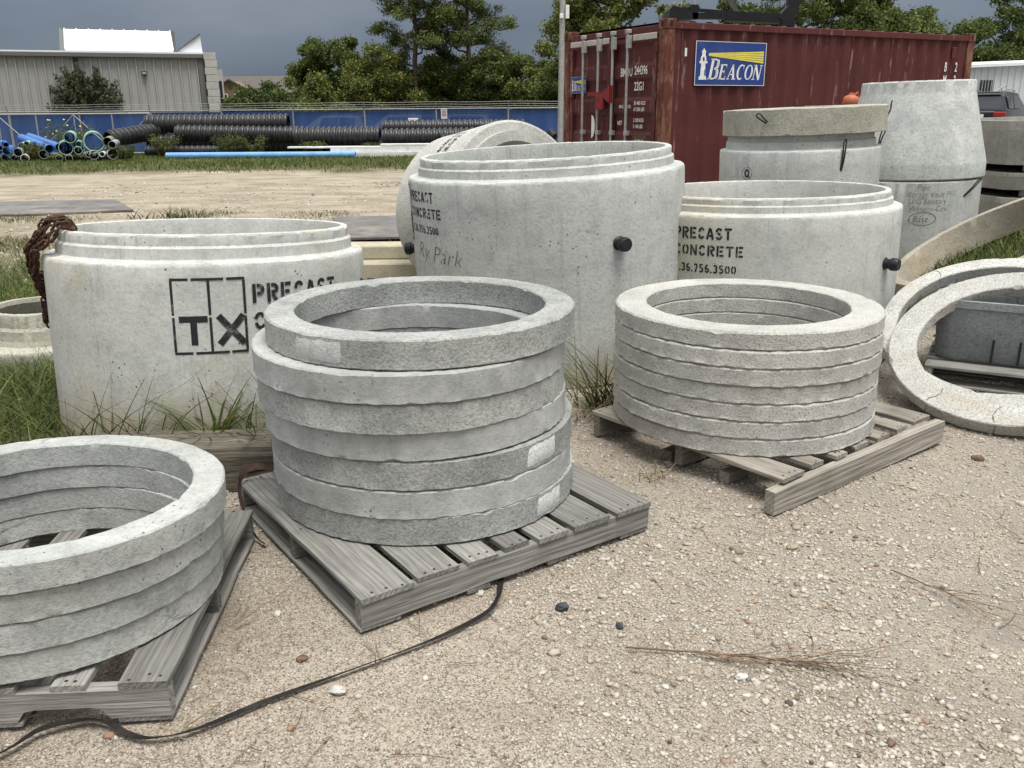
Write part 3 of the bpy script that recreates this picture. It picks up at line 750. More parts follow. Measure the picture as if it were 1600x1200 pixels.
cb = thing('concrete_barrel', 'plain round concrete base with handwriting under the tapered cone', 'concrete base', (3.80, 8.6, 0), (0, -0.02, 0))
obj('wall', lathe_mesh('wall', [(0.628, 0), (0.64, 0.012), (0.64, 0.3), (0.64, 0.6), (0.64, 0.84), (0.632, 0.852), (0.53, 0.852), (0.52, 0.84), (0.52, 0.1), (0.03, 0.1), (0.03, 0)], 63, M['vault_cool'], 144, edge=(4, 5)), cb)
hq = []
for i, (tx_, xo, sz) in enumerate([('Pipe', -0.17, 0.075), ('storage Vault Ph1', -0.255, 0.072), ('U/G Sanitary', -0.235, 0.075), ('Winston-Cox', -0.225, 0.07), ('Base', -0.185, 0.085)]):
    hq += shift(font_polys(tx_, sz, -0.0012, 0.12, 0.85), xo, 0.785 - i * 0.062 - (0.035 if i == 4 else 0), -0.01)
hq += stroke_quads(arc(-0.10, 0.53, 0.115, 0.058, 0, 360, 26), 0.005)
wrap(hq, 0.64).build('handwriting', M['marker'], cb)
loop_cable(cb, 0.64, 24, 0.70, 0.17, 0.15, 0.05)
cn = thing('concrete_cone', 'tall pale concrete cone tapering upward on its round base', 'concrete cone', (3.80, 8.6, 0.86), (0.0, -0.022, 0))
obj('wall', lathe_mesh('wall', [(0.632, 0.002), (0.642, 0.012), (0.642, 0.125), (0.636, 0.15), (0.585, 0.36), (0.532, 0.58), (0.495, 0.735), (0.490, 0.75), (0.487, 0.84), (0.480, 0.85), (0.39, 0.852), (0.382, 0.84), (0.38, 0.74), (0.52, 0.15), (0.53, 0.01)], 67, M['cone_conc'], 160, edge=(2, 8, 9), chip=0.02), cn)
loop_cable(cn, 0.585, -52, 0.30, 0.15, 0.07, 0.05, w=0.03)

# ================================================================== PALLETS
def board(parent, name, c, L, wd, th, ang, mat, seed, nails=(), tilt=(0, 0), taper=0.0):
    """weathered board, its long axis local x, split ends and worn edges"""
    g = np.random.default_rng(seed); n = 9; vs = []; fs = []
    xs = np.linspace(-L / 2, L / 2, n); xs[0] += g.uniform(-0.008, 0.008); xs[-1] += g.uniform(-0.008, 0.008)
    for x in xs:
        w0 = wd / 2 + g.normal(0, 0.0012); w1 = wd / 2 + g.normal(0, 0.0012); b = 0.0022; hz = th / 2 + g.normal(0, 0.0005)
        dx = lambda: g.normal(0, 0.0012)
        for y, z in [(-w0, -hz + b), (-w0, hz - b), (-w0 + b, hz), (w1 - b, hz), (w1, hz - b), (w1, -hz + b), (w1 - b, -hz), (-w0 + b, -hz)]: vs.append((x + dx(), y, z))
    for i in range(n - 1):
        for k in range(8): fs.append((i * 8 + k, i * 8 + (k + 1) % 8, (i + 1) * 8 + (k + 1) % 8, (i + 1) * 8 + k)[::-1])
    fs.append(tuple(range(8))); fs.append(tuple((n - 1) * 8 + k for k in range(7, -1, -1)))
    mb = MB(); mb.add(vs, fs)
    for nx, ny in nails:
        mb.add([(nx + 0.005 * math.cos(k * PI / 3), ny + 0.005 * math.sin(k * PI / 3), th / 2 + 0.0012) for k in range(6)], [tuple(range(6))], 1)
    o = mb.build(name, [mat, M['nail']], parent, 30, c, (tilt[0], tilt[1], ang)); return o
def stringer(parent, L, h, th, c, ang, mat, seed, notched=False, name='stringer', tilt=0.0):
    g = np.random.default_rng(seed)
    if notched:
        pr = [(-L / 2, 0)]
        for a in (-L * 0.27, L * 0.27):
            pr += [(a - 0.115, 0), (a - 0.095, h * 0.36), (a - 0.07, h * 0.42), (a + 0.07, h * 0.42), (a + 0.095, h * 0.36), (a + 0.115, 0)]
        pr += [(L / 2, 0), (L / 2 + g.uniform(-.004, .004), h), (0, h + 0.001), (-L / 2, h)]
    else:
        pr = [(x, (0 if k % 2 else g.uniform(0, 0.007))) for k, x in enumerate(np.linspace(-L / 2, L / 2, 11))] + [(L / 2, h), (L * 0.2, h), (-L * 0.2, h), (-L / 2, h)]
    R4 = Matrix.Rotation(PI / 2, 4, 'X')
    mb = MB().prism(pr, -th / 2, th / 2, R4)
    return mb.build(name, mat, parent, None, c, (0, tilt, ang))
def pallet(label, o, yaw, la, lb, widths, mat, seed, notched=False, H=0.116, rot=(0, 0), front=True, gapx=0.0, bottom=True):
    g = np.random.default_rng(seed)
    p = thing('wooden_pallet', label, 'pallet', (o[0], o[1], 0), (rot[0], rot[1], yaw), 'pallets under the concrete rings')
    dth = 0.018; bth = 0.014; sh = H - dth - bth
    tot = sum(widths); gap = (la - tot) / (len(widths) - 1); x = 0
    for i, w in enumerate(widths):
        L = lb + g.uniform(-0.012, 0.012)
        nl = []
        for yy in (-lb / 2 + 0.02, 0, lb / 2 - 0.02):
            for k in range(2 if w < 0.1 else 3): nl.append((yy + g.normal(0, 0.006), (k - (0.5 if w < 0.1 else 1)) * w * 0.3 + g.normal(0, 0.004)))
        board(p, 'deck_board', (x + w / 2, lb / 2 + g.uniform(-0.006, 0.006), H - dth / 2 + g.uniform(-0.0015, 0.001)), L, w, dth, PI / 2 + g.normal(0, 0.006), mat, seed * 50 + i, nl)
        x += w + gap
    for k, yy in enumerate((0.020, lb / 2, lb - 0.020)):
        if k == 0 and not front: continue
        stringer(p, la - 0.004, sh - 0.0015, 0.038, (la / 2, yy, bth + 0.0008), 0, mat, seed + k, notched)
    if bottom:
        for i, w in enumerate((0.135, 0.09, 0.09, 0.135)):
            xx = [w / 2, la * 0.36, la * 0.64, la - w / 2][i]
            board(p, 'bottom_board', (xx, lb / 2, bth / 2), lb - 0.004, w, bth - 0.001, PI / 2, mat, seed * 70 + i)
    return p
pC = pallet('grey wooden pallet under the tall middle stack of rings', (-0.454, 2.286), 0.608, 1.163, 1.084, (0.175, 0.148, 0.112, 0.095, 0.125, 0.16, 0.165), M['wood'], 3)
pR = pallet('wooden pallet under the right stack, its front beam broken loose', (1.040, 3.118), 0.678, 1.15, 1.046, (0.14, 0.085, 0.085, 0.10, 0.095, 0.085, 0.14), M['wood_warm'], 4, front=False, bottom=False, H=0.125)
stringer(pR, 1.24, 0.10, 0.045, (0.545, -0.018, 0.003), -0.035, M['wood_warm'], 77, name='broken_beam', tilt=-0.012)
for i, (xx, yy) in enumerate(((0.10, 0.30), (0.10, 0.62), (1.05, 0.03))):
    MB().box((0, 0, 0), (0.14, 0.05, 0.05), None, 0, 0.003).build('block', M['wood_warm'], pR, None, (xx, yy, 0.026), (0, 0, 0.1 * i))
pL = pallet('weathered pallet with notched beam under the left rings', (-2.036, 1.824), 0.066, 1.163, 1.012, (0.12, 0.085, 0.085, 0.085, 0.085, 0.085, 0.125), M['wood'], 6, True)

# ================================================================== RING STACKS
ordn = ['topmost', 'second', 'third', 'fourth', 'fifth', 'sixth', 'lowest']
def ring(label, loc, rot, Ro, Ri, h, seed, mat, group, **kw):
    o = obj('concrete_ring', ring_mesh('concrete_ring', Ro, Ri, h, seed, mat, **kw), None, loc)
    o.rotation_mode = 'ZXY'; o.rotation_euler = rot      # spin first, then lean
    return tag(o, label, 'concrete ring', group)
def mortar(parent, Ro, a0, a1, z0, z1, seed, off=0.0042):
    g = np.random.default_rng(seed); n = 10; vs = []; fs = []
    for i in range(n):
        a = rad(a0 + (a1 - a0) * i / (n - 1))
        for j, zz in enumerate(np.linspace(z0, z1, 5)):
            r_ = Ro + off + g.normal(0, 0.0004); r_ = Ro - 0.004 if i in (0, n - 1) or j in (0, 4) else r_
            aa = a + (g.normal(0, 0.002) if i in (0, n - 1) else 0)
            vs.append((r_ * math.sin(aa), -r_ * math.cos(aa), zz))
    for i in range(n - 1):
        for j in range(4): fs.append((i * 5 + j, (i + 1) * 5 + j, (i + 1) * 5 + j + 1, i * 5 + j + 1))
    mb = MB(); mb.add(vs, fs); return mb.build('mortar_patch', M['mortar'], parent, 50)
# middle stack, top to bottom
Cc = [(-0.33, 3.175), (-0.370, 3.145), (-0.368, 3.150), (-0.358, 3.158), (-0.338, 3.168), (-0.340, 3.165), (-0.332, 3.167)]
look = ['pale concrete ring with a white mortar patch, topmost of the middle stack', 'concrete ring jutting out to the left, second from top of the middle stack',
        'rough grey concrete ring, third from top of the middle stack', 'smooth concrete ring, fourth from top of the middle stack',
        'concrete ring with a white patch at its right, fifth from top of the middle stack', 'concrete ring, sixth from top of the middle stack',
        'concrete ring with a white patch at lower right, lowest of the middle stack']
hC = 0.0998
for i in range(7):
    zt = 0.117 + hC * (6 - i)
    o = ring(look[i], (Cc[i][0], Cc[i][1], zt), (0.004 * (i % 3 - 1), 0.003 * ((i * 2) % 3 - 1), i * 1.7), (0.561, 0.564, 0.560, 0.556, 0.562, 0.560, 0.561)[i], 0.455, hC - 0.0008, 100 + i, M['ring_a' if i in (0, 2, 4, 6) else 'ring_s'], 'rings of the middle stack', lip=0.004, chip=1.1, seam=1.25)
    loc_rot = i * 1.7
    if i == 0: mortar(o, 0.561, -42 - math.degrees(loc_rot), -20 - math.degrees(loc_rot), 0.003, hC - 0.004, 1)
    if i == 4: mortar(o, 0.561, 43 - math.degrees(loc_rot), 61 - math.degrees(loc_rot), 0.003, hC - 0.004, 2)
    if i == 6: mortar(o, 0.561, 47 - math.degrees(loc_rot), 64 - math.degrees(loc_rot), 0.003, hC - 0.004, 3)
# right stack
hR = 0.0745
for i in range(7):
    g = random.Random(i + 40)
    ring('thin pale concrete ring, %s of the right stack' % (ordn[i] if i in (0, 6) else ordn[i] + ' from the top'), (1.067 + g.uniform(-0.004, 0.004), 3.923 + g.uniform(-0.004, 0.004), 0.126 + hR * (6 - i)), (0, 0, i * 2.3), 0.588, 0.448, hR - 0.0006, 200 + i, M['ring_b'], 'rings of the right stack', lip=0.005, chip=0.6, seam=1.9)
# left stack
hL = 0.0815
Lc = [(-1.367, 2.351), (-1.380, 2.352), (-1.392, 2.353), (-1.398, 2.353)]
ll = ['whitish concrete ring, topmost of the left stack', 'concrete ring, second from top of the left stack', 'rough concrete ring, third from top of the left stack', 'concrete ring lying on the left pallet, lowest of its stack']
for i in range(4):
    ring(ll[i], (Lc[i][0], Lc[i][1], 0.122 + hL * (3 - i)), (-0.042 + 0.006 * i, 0.026 - 0.004 * i, i * 1.9 + 0.4), 0.504 - 0.003 * (i % 2), 0.412, hL - 0.0008, 300 + i, M['ring_c'], 'rings of the left stack', lip=0.003)
# rings leaning at the right
ring('cracked concrete ring leaning against a basin at the right border, front one', (2.59, 4.356, 0.279), (0.36, -0.345, 0.6), 0.60, 0.462, 0.068, 401, M['ring_w'], 'rings leaning at the right', chip=1.8)
ring('cracked concrete ring leaning at the right border, behind the front leaning ring', (2.665, 4.625, 0.30), (0.39, -0.285, 2.1), 0.622, 0.532, 0.07, 402, M['ring_w'], 'rings leaning at the right', chip=1.8)
lean_rings = [o for o in bpy.data.objects if o.get('group') == 'rings leaning at the right']
M['crack'] = plain('crack_dark', (0.045, 0.042, 0.038), 0.95, 0.3, 40)  # dark colour of the thin strips laid along the cracks
def crack(o, Ro, Ri, h, a, seed):
    """hairline crack running across the top face and down the outer and inner side"""
    rg_ = random.Random(seed); mb_ = MB(); n_ = 9; e_ = 0.0012
    path = [(Ri - e_, h * 0.15), (Ri - e_, h * 0.55), (Ri - e_, h - 0.004)] + [(Ri + (Ro - Ri) * k / n_, h + e_ + 0.0006) for k in range(1, n_)] + [(Ro + e_, h - 0.006), (Ro + e_, h * 0.5), (Ro + e_, 0.004)]
    w_ = 0.0; vs = []
    for k, (r_, z_) in enumerate(path):
        w_ += rg_.uniform(-0.010, 0.010); hw_ = rg_.uniform(0.0010, 0.0026)
        for q in (-1, 1):
            aa = a + (w_ + q * hw_) / r_; vs.append((r_ * math.cos(aa), r_ * math.sin(aa), z_))
    mb_.add(vs, [(2 * k, 2 * k + 1, 2 * k + 3, 2 * k + 2) for k in range(len(path) - 1)]); mb_.build('crack', M['crack'], o)
for o, lst, Ro_, Ri_ in ((lean_rings[0], (197, 258, 233), 0.60, 0.462), (lean_rings[1], (165, 262, 100), 0.622, 0.532)):
    for k, dg_ in enumerate(lst): crack(o, Ro_, Ri_, 0.068 if o is lean_rings[0] else 0.07, rad(dg_) - o.rotation_euler[2], 5 + k)
big = ring('large stained concrete ring tilted up over grass at the right border', (3.75, 6.50, 0.395), (-0.09, -0.48, 0), 0.84, 0.775, 0.24, 403, M['brown_conc'], None, chip=1.0)

# ================================================================== CHAIN, TIMBERS, STRAPS
def link_mesh():
    pts = []
    L, w = 0.0165, 0.0125
    for a in np.linspace(-90, 90, 7): pts.append((L + w * math.cos(rad(a)), w * math.sin(rad(a)), 0))
    for a in np.linspace(90, 270, 7): pts.append((-L + w * math.cos(rad(a)), w * math.sin(rad(a)), 0))
    return MB().tube(pts, 0.0056, 6, closed=True).mesh('link', M['rust'], 60)
lk = link_mesh()
ch = thing('rusty_chain', 'heavy rusty chain draped in strands over the rim of the left vault', 'chain', (0, 0, 0))
Mv = Matrix.Translation((-1.521, 4.384, 0.06)) @ Matrix.Rotation(0.015, 4, 'Y') @ Matrix.Rotation(-0.063, 4, 'X')
ch.matrix_world = Mv
def strand(a_rim, a_low, z_end, seed, rim_in=0.58, z_in=0.80, out=0.0):
    g = random.Random(seed)
    key = [(rim_in, a_rim + 7, z_in), (0.632, a_rim + 5, 0.865), (0.655, a_rim + 3, 0.918), (0.69, a_rim + 1, 0.912), (0.722, a_rim - 2, 0.855), (0.775, a_rim * 0.7 + a_low * 0.3, 0.79), (0.785, a_rim * 0.4 + a_low * 0.6, 0.68), (0.785, a_low, 0.56), (0.783, a_low, 0.44), (0.781, a_low, z_end)]
    key = [(r_ + out * min(1, k_ / 6), a, z + (0.012 if 1 < k_ < 5 else 0) * (seed % 3)) for k_, (r_, a, z) in enumerate(key)]
    P = [Vector((r_ * math.sin(rad(a)), -r_ * math.cos(rad(a)), z)) for r_, a, z in key]
    out = [P[0]]
    for a, b in zip(P, P[1:]):
        n = max(1, int((b - a).length / 0.004))
        for i in range(1, n + 1): out.append(a.lerp(b, i / n))
    s = 0.0; pos = []; nxt = 0.0
    for a, b in zip(out, out[1:]):
        s += (b - a).length
        if s >= nxt: pos.append((b, (b - a).normalized())); nxt += 0.036
    for k, (p, d) in enumerate(pos):
        u = Vector((p.x, p.y, 0)).normalized(); sd = d.cross(u).normalized(); u = sd.cross(d)
        rr = (0.55 if k % 2 else -0.85) + g.uniform(-0.3, 0.3)
        y = sd * math.cos(rr) + u * math.sin(rr); z = d.cross(y)
        m4 = Matrix((d, y, z)).transposed().to_4x4()
        m4.translation = p + u * g.uniform(0.002, 0.010) + sd * g.uniform(-0.004, 0.004)
        o = obj('link', lk, ch); o.matrix_local = m4
for i, (a, b, z) in enumerate([(-46, -76, 0.50), (-51, -82, 0.40), (-57, -87, 0.34), (-63, -91, 0.40), (-69, -95, 0.47), (-54, -90, 0.55)]): strand(a, b, z, i, out=(0, .012, .028, .046, .060, .036)[i])

def timber(label, c, d, rz, seed, mat='wood_dark'):
    g = np.random.default_rng(seed); n = 24; vs = []; fs = []; L, wd, hh = d
    for x in np.linspace(-L / 2, L / 2, n):
        for k, (y, z) in enumerate([(-1, -1), (-1, -0.3), (-1, 0.35), (-0.95, 0.93), (-0.4, 1), (0.3, 1), (0.95, 0.93), (1, 0), (1, -1)]):
            vs.append((x + g.normal(0, 0.003), y * wd / 2 + g.normal(0, 0.004), z * hh / 2 + g.normal(0, 0.0035)))
    for i in range(n - 1):
        for k in range(9): fs.append((i * 9 + k, (i + 1) * 9 + k, (i + 1) * 9 + (k + 1) % 9, i * 9 + (k + 1) % 9))
    fs.append(tuple(range(9))); fs.append(tuple((n - 1) * 9 + k for k in range(8, -1, -1)))
    mb = MB(); mb.add(vs, fs)
    return tag(mb.build('timber_beam', M[mat], None, 50, c, (0, 0, rz)), label, 'timber')
timber('old split timber with pale top lying in front of the chain vault', (-1.12, 3.455, 0.138), (1.25, 0.24, 0.105), 0.07, 1)
timber('dark lower timber beneath the split one, left of the middle pallet', (-1.05, 3.45, 0.040), (1.3, 0.22, 0.085), 0.05, 2)

def strap(name, label, pts, w, mat, twist=None, up=(0, 0, 1)):
    pts = [Vector(p) for p in pts]; fine = []
    for i in range(len(pts) - 1):
        p0 = pts[max(i - 1, 0)]; p1 = pts[i]; p2 = pts[i + 1]; p3 = pts[min(i + 2, len(pts) - 1)]
        for k in range(6):
            t_ = k / 6; fine.append(0.5 * ((2 * p1) + (p2 - p0) * t_ + (2 * p0 - 5 * p1 + 4 * p2 - p3) * t_ ** 2 + (3 * p1 - p0 - 3 * p2 + p3) * t_ ** 3))
    fine.append(pts[-1]); vs = []; fs = []; n = len(fine)
    for i, p in enumerate(fine):
        d = (fine[min(i + 1, n - 1)] - fine[max(i - 1, 0)]).normalized()
        s = d.cross(Vector(up)).normalized(); a = (twist[0] + (twist[1] - twist[0]) * i / n if twist else 0) + 0.25 * math.sin(i * 0.37)
        u = s.cross(d); s2 = s * math.cos(a) + u * math.sin(a); u2 = u * math.cos(a) - s * math.sin(a)
        for q in (-1, 1):
            for e_ in (0, 1): vs.append(p + s2 * q * w / 2 + u2 * (0.0012 if e_ else 0))
    for i in range(n - 1):
        a, b = i * 4, i * 4 + 4
        fs += [(a, a + 2, b + 2, b), (a + 1, b + 1, b + 3, a + 3), (a, b, b + 1, a + 1), (a + 2, a + 3, b + 3, b + 2)]
    fs += [(0, 1, 3, 2), (n * 4 - 4, n * 4 - 2, n * 4 - 1, n * 4 - 3)]
    mb = MB(); mb.add(vs, fs)
    return tag(mb.build(name, M[mat], None, 40), label, 'strap')
strap('ground_strap', 'long black plastic strap curving over the sand from the middle pallet', [(-1.30, 1.72, 0.004), (-1.235, 1.80, 0.004), (-1.19, 1.86, 0.010), (-1.10, 1.89, 0.012), (-1.03, 1.88, 0.010), (-0.97, 1.845, 0.006), (-0.90, 1.83, 0.004), (-0.80, 1.86, 0.006), (-0.65, 1.975, 0.004), (-0.44, 2.11, 0.005), (-0.23, 2.25, 0.006), (-0.09, 2.37, 0.012), (-0.05, 2.46, 0.016), (-0.045, 2.53, 0.006), (-0.04, 2.60, 0.004)], 0.0185, 'strap', (0.15, 0.35))
strap('hanging_strap', 'rusty brown steel strap hanging down at the back corner of the middle pallet', [(-0.90, 3.15, 0.160), (-0.95, 3.165, 0.172), (-1.0, 3.165, 0.178), (-1.035, 3.14, 0.165), (-1.045, 3.10, 0.13), (-1.02, 3.03, 0.085), (-0.975, 2.945, 0.035), (-0.925, 2.885, 0.010), (-0.89, 2.85, 0.005)], 0.024, 'strap_rust', (0.9, 1.2))

# ================================================================== BASIN, PLATES AND OTHER PIECES
bp = pallet('grey pallet under the dark basin at the right border', (3.27, 4.19), -0.5 + PI / 2, 0.9, 1.1, (0.13, 0.1, 0.1, 0.1, 0.1, 0.13), M['wood'], 9)
def rrect(L, Wd, r, n=6):
    out = []
    for cx, cy, a0 in ((L / 2 - r, Wd / 2 - r, 0), (-L / 2 + r, Wd / 2 - r, 90), (-L / 2 + r, -Wd / 2 + r, 180), (L / 2 - r, -Wd / 2 + r, 270)):
        out += [(cx + r * math.cos(rad(a0 + 90 * i / n)), cy + r * math.sin(rad(a0 + 90 * i / n))) for i in range(n + 1)]
    return out
bs = thing('basin', 'dark grey rounded concrete basin with two slots seen through the leaning ring', 'basin', (2.86, 4.86, 0.119), (0, 0, -0.5))
mb = MB(); loops = [(0.76, 0.46, 0.0), (0.78, 0.48, 0.02), (0.82, 0.52, 0.30), (0.84, 0.54, 0.305), (0.84, 0.54, 0.345), (0.78, 0.48, 0.345), (0.74, 0.44, 0.05)]
vs = []; m = 0
for L_, W_, z_ in loops:
    pr = rrect(L_, W_, 0.09); m = len(pr); vs += [(x, y, z_) for x, y in pr]
fs = [(i * m + k, i * m + (k + 1) % m, (i + 1) * m + (k + 1) % m, (i + 1) * m + k) for i in range(len(loops) - 1) for k in range(m)]
fs += [tuple(range(m - 1, -1, -1)), tuple((len(loops) - 1) * m + k for k in range(m))]
mb.add(vs, fs); mb.build('shell', M['basin'], bs, 35)
for xx in (-0.10, 0.03): MB().box((xx, -0.2435, 0.075), (0.010, 0.02, 0.13)).build('slot', M['black_steel'], bs)

M['steel_plate'] = plain('steel_plate', (0.15, 0.14, 0.135), 0.55, 0.35, 3.0, 0.2, dirt=(0.34, 0.29, 0.22), dirt_amt=0.8)
def plate(label, pts, z):
    mb = MB().prism(pts, 0.0, 0.025); tag(mb.build('steel_plate', M['steel_plate'], None, None, (0, 0, z)), label, 'steel plate', 'road plates on the dirt')
plate('grey steel road plate lying on dirt at the left border', [(-7.45, 13.55), (-5.95, 14.1), (-7.0, 15.9), (-9.2, 15.6), (-9.3, 13.7)], 0.005)
plate('brownish steel road plate between the left and the largest vault', [(-1.95, 10.45), (0.6, 10.9), (0.5, 13.0), (-2.55, 12.7)], 0.03)
yb = thing('concrete_block', 'low yellowish concrete block between the left and the largest vault', 'concrete block', (-0.95, 8.0, 0))
MB().box((0, 0, 0.10), (1.6, 0.5, 0.20), None, 0, 0.012).build('lower_course', M['yellow_conc'], yb); MB().box((0, 0.12, 0.262), (1.6, 0.30, 0.12), None, 0, 0.010).build('upper_course', M['yellow_conc'], yb)

# stacked tubs at the far right
def octo(R_, n=8, ph=PI / 8): return [(R_ * math.cos(2 * PI * k / n + ph), R_ * math.sin(2 * PI * k / n + ph)) for k in range(n)]
def tub(label, z0, z1, R_, hollow, cx=6.05, cy=9.9, rz=0.2, mat='dark_conc'):
    o = thing('concrete_tub', label, 'concrete tub', (cx, cy, z0), (0, -0.015, rz), 'tubs stacked at the right'); h = z1 - z0
    mb = MB(); A = octo(R_ * 0.97); B = octo(R_); Ci = octo(R_ - 0.09); D = octo(R_ - 0.12)
    vs = [(x, y, 0) for x, y in A] + [(x, y, h * 0.8) for x, y in B] + [(x, y, h) for x, y in B] + [(x, y, h) for x, y in Ci] + [(x, y, h * (0.25 if hollow else 0.97)) for x, y in D]
    fs = [(i * 8 + k, i * 8 + (k + 1) % 8, (i + 1) * 8 + (k + 1) % 8, (i + 1) * 8 + k) for i in range(4) for k in range(8)] + [tuple(range(7, -1, -1)), tuple(32 + k for k in range(8))]
    mb.add(vs, fs); bm_o = mb.build('shell', M[mat], o); return o
tub('dark hollow concrete tub on top of the stack at the right border', 0.93, 1.36, 1.22, True)
tub('dark flat concrete slab in the middle of the stack at the right border', 0.68, 0.85, 1.20, False)
tub('dark flat concrete slab lowest of the stack at the right border', 0.36, 0.60, 1.20, False)
for i, (zz, tx_) in enumerate(((0.89, 'upper'), (0.64, 'middle'), (0.18, 'lowest'))):
    for k, dy in enumerate((-0.55, 0.55)):
        tag(MB().box((0, 0, 0), (1.9, 0.10, 0.078 if i < 2 else 0.35), None, 0, 0.004).build('spacer_timber', M['wood'], None, None, (6.05 - dy * 0.2, 9.9 + dy, zz), (0, 0, 0.2)), '%s spacer timber, %s one, inside the stack of dark tubs' % (tx_, ('front', 'rear')[k]), 'timber', 'spacers in the tub stack')

# riser hidden behind the lid, orange jug on it, red hose
hr = vault('concrete_riser', 'concrete riser behind the thick lid, an orange jug on top', (4.02, 11.0, 0), (0, 0, 0), 0.42, 1.40, 0.38, 1.475, 71, M['vault'], 96)
MB().box((0, 0, 1.495), (0.80, 0.55, 0.03), Matrix.Rotation(0.2, 3, 'Z'), 0, 0.004).build('cover_board', M['wood_warm'], hr)
oj = thing('orange_jug', 'orange plastic jug standing behind the concrete cone', 'jug', (4.04, 10.95, 1.511), (0, 0.12, 0.4)); oj.scale = (0.85, 0.85, 0.85)
MB().lathe([(0, 0), (0.10, 0), (0.115, 0.015), (0.112, 0.08), (0.095, 0.11), (0.045, 0.135), (0.04, 0.165), (0, 0.165)], 20).build('body', M['orange'], oj, 50)
MB().tube([(0.04, 0, 0.14), (0.09, 0, 0.18), (0.115, 0, 0.13), (0.11, 0, 0.06)], 0.013, 8).build('handle', M['orange'], oj, 50)
hs = [(0.20 * math.cos(a), 0.0, 0.20 + 0.20 * math.sin(a)) for a in np.linspace(0, 2 * PI, 28, endpoint=False)]
tag(MB().tube(hs, 0.024, 8, closed=True).build('red_hose', M['red'], None, 60, (2.62, 9.9, 0.40), (0.1, 0, 0.2)), 'coil of red hose peeping out between the riser and the container', 'hose')
tag(MB().box((0, 0, 0.16), (0.7, 0.5, 0.34), None, 0, 0.01).build('hose_block', M['dark_conc'], None, None, (2.65, 9.95, 0.0), (0, 0, 0.2)), 'dark concrete block under the red hose coil', 'concrete block')

# ================================================================== SHIPPING CONTAINER
CT = thing('shipping_container', 'dark red corrugated shipping container with a blue lighthouse sign on its side', 'container', (1.97, 11.871, -0.02), (0, 0, 0.494))
LX, WY, HZ = 6.058, 2.438, 2.591
def corr(length, per=0.278, dep=0.034):
    xs = [(0, 0)]; x = 0
    while x < length - per:
        xs += [(x + 0.072, 0), (x + 0.140, dep), (x + 0.210, dep), (x + 0.278, 0)]; x += per
    xs.append((length, 0)); return xs
def sheet(pr, fn0, fn1, th=0.003):
    mb = MB(); vs = [fn0(a, b) for a, b in pr] + [fn1(a, b) for a, b in pr]; n = len(pr)
    mb.add(vs, [(i, i + 1, n + i + 1, n + i) for i in range(n - 1)]); return mb
pr = corr(LX - 0.34)
sheet(pr, lambda a, b: (0.17 + a, 0.028 + b, 0.15), lambda a, b: (0.17 + a, 0.028 + b, 2.475)).build('side_wall', M['cpaint'], CT)
sheet(pr, lambda a, b: (0.17 + a, WY - 0.028 - b, 0.15), lambda a, b: (0.17 + a, WY - 0.028 - b, 2.475)).build('side_wall', M['cpaint'], CT)
sheet(corr(WY - 0.34), lambda a, b: (LX - 0.03 - b, 0.17 + a, 0.15), lambda a, b: (LX - 0.03 - b, 0.17 + a, 2.475)).build('end_wall', M['cpaint'], CT)
sheet(corr(LX - 0.3, 0.278, -0.024), lambda a, b: (0.15 + a, 0.055, 2.575 + b), lambda a, b: (0.15 + a, WY - 0.055, 2.575 + b)).build('roof', M['cpaint'], CT)
for y in (0.032, WY - 0.032):
    MB().box((LX / 2, y, 2.515), (LX - 0.33, 0.062, 0.082), None, 0, 0.006).build('top_rail', M['cpaint'], CT)
    MB().box((LX / 2, y, 0.085), (LX - 0.33, 0.062, 0.15), None, 0, 0.006).build('bottom_rail', M['cpaint'], CT)
MB().box((LX / 2, WY / 2, 0.10), (LX - 0.2, WY - 0.2, 0.06)).build('floor_frame', M['cpaint'], CT)
for x in (0.0815, LX - 0.0815):
    for y in (0.0815, WY - 0.0815):
        MB().box((x, y, HZ / 2), (0.150, 0.150, HZ - 0.24), None, 0, 0.006).build('corner_post', M['cpost'], CT)
        for z in (0.059, HZ - 0.059):
            c_ = MB().box((x, y, z), (0.162, 0.163, 0.118), None, 0, 0.004); cc_ = c_.build('corner_casting', M['cpost'], CT)
            if z > 1:
                sy = -1 if y < 1 else 1; sx_ = -1 if x < 1 else 1
                h_ = MB().prism(rrect(0.05, 0.08, 0.024, 4), 0, 0.004, Matrix.Translation((x, y + sy * 0.0825, z)) @ Matrix.Rotation(PI / 2 * -sy, 4, 'X') @ Matrix.Translation((0, 0, -0.003)))
                h_.build('casting_hole', M['black_steel'], cc_)
                h_ = MB().prism(rrect(0.08, 0.05, 0.024, 4), 0, 0.004, Matrix.Translation((x + sx_ * 0.082, y, z)) @ Matrix.Rotation(PI / 2 * sx_, 4, 'Y') @ Matrix.Translation((0, 0, -0.003)))
                h_.build('casting_hole', M['black_steel'], cc_)
MB().box((0.05, WY / 2, 2.475), (0.075, WY - 0.33, 0.11), None, 0, 0.005).build('door_header', M['cpaint'], CT)
MB().box((0.05, WY / 2, 0.10), (0.09, WY - 0.33, 0.13), None, 0, 0.005).build('door_sill', M['cpaint'], CT)
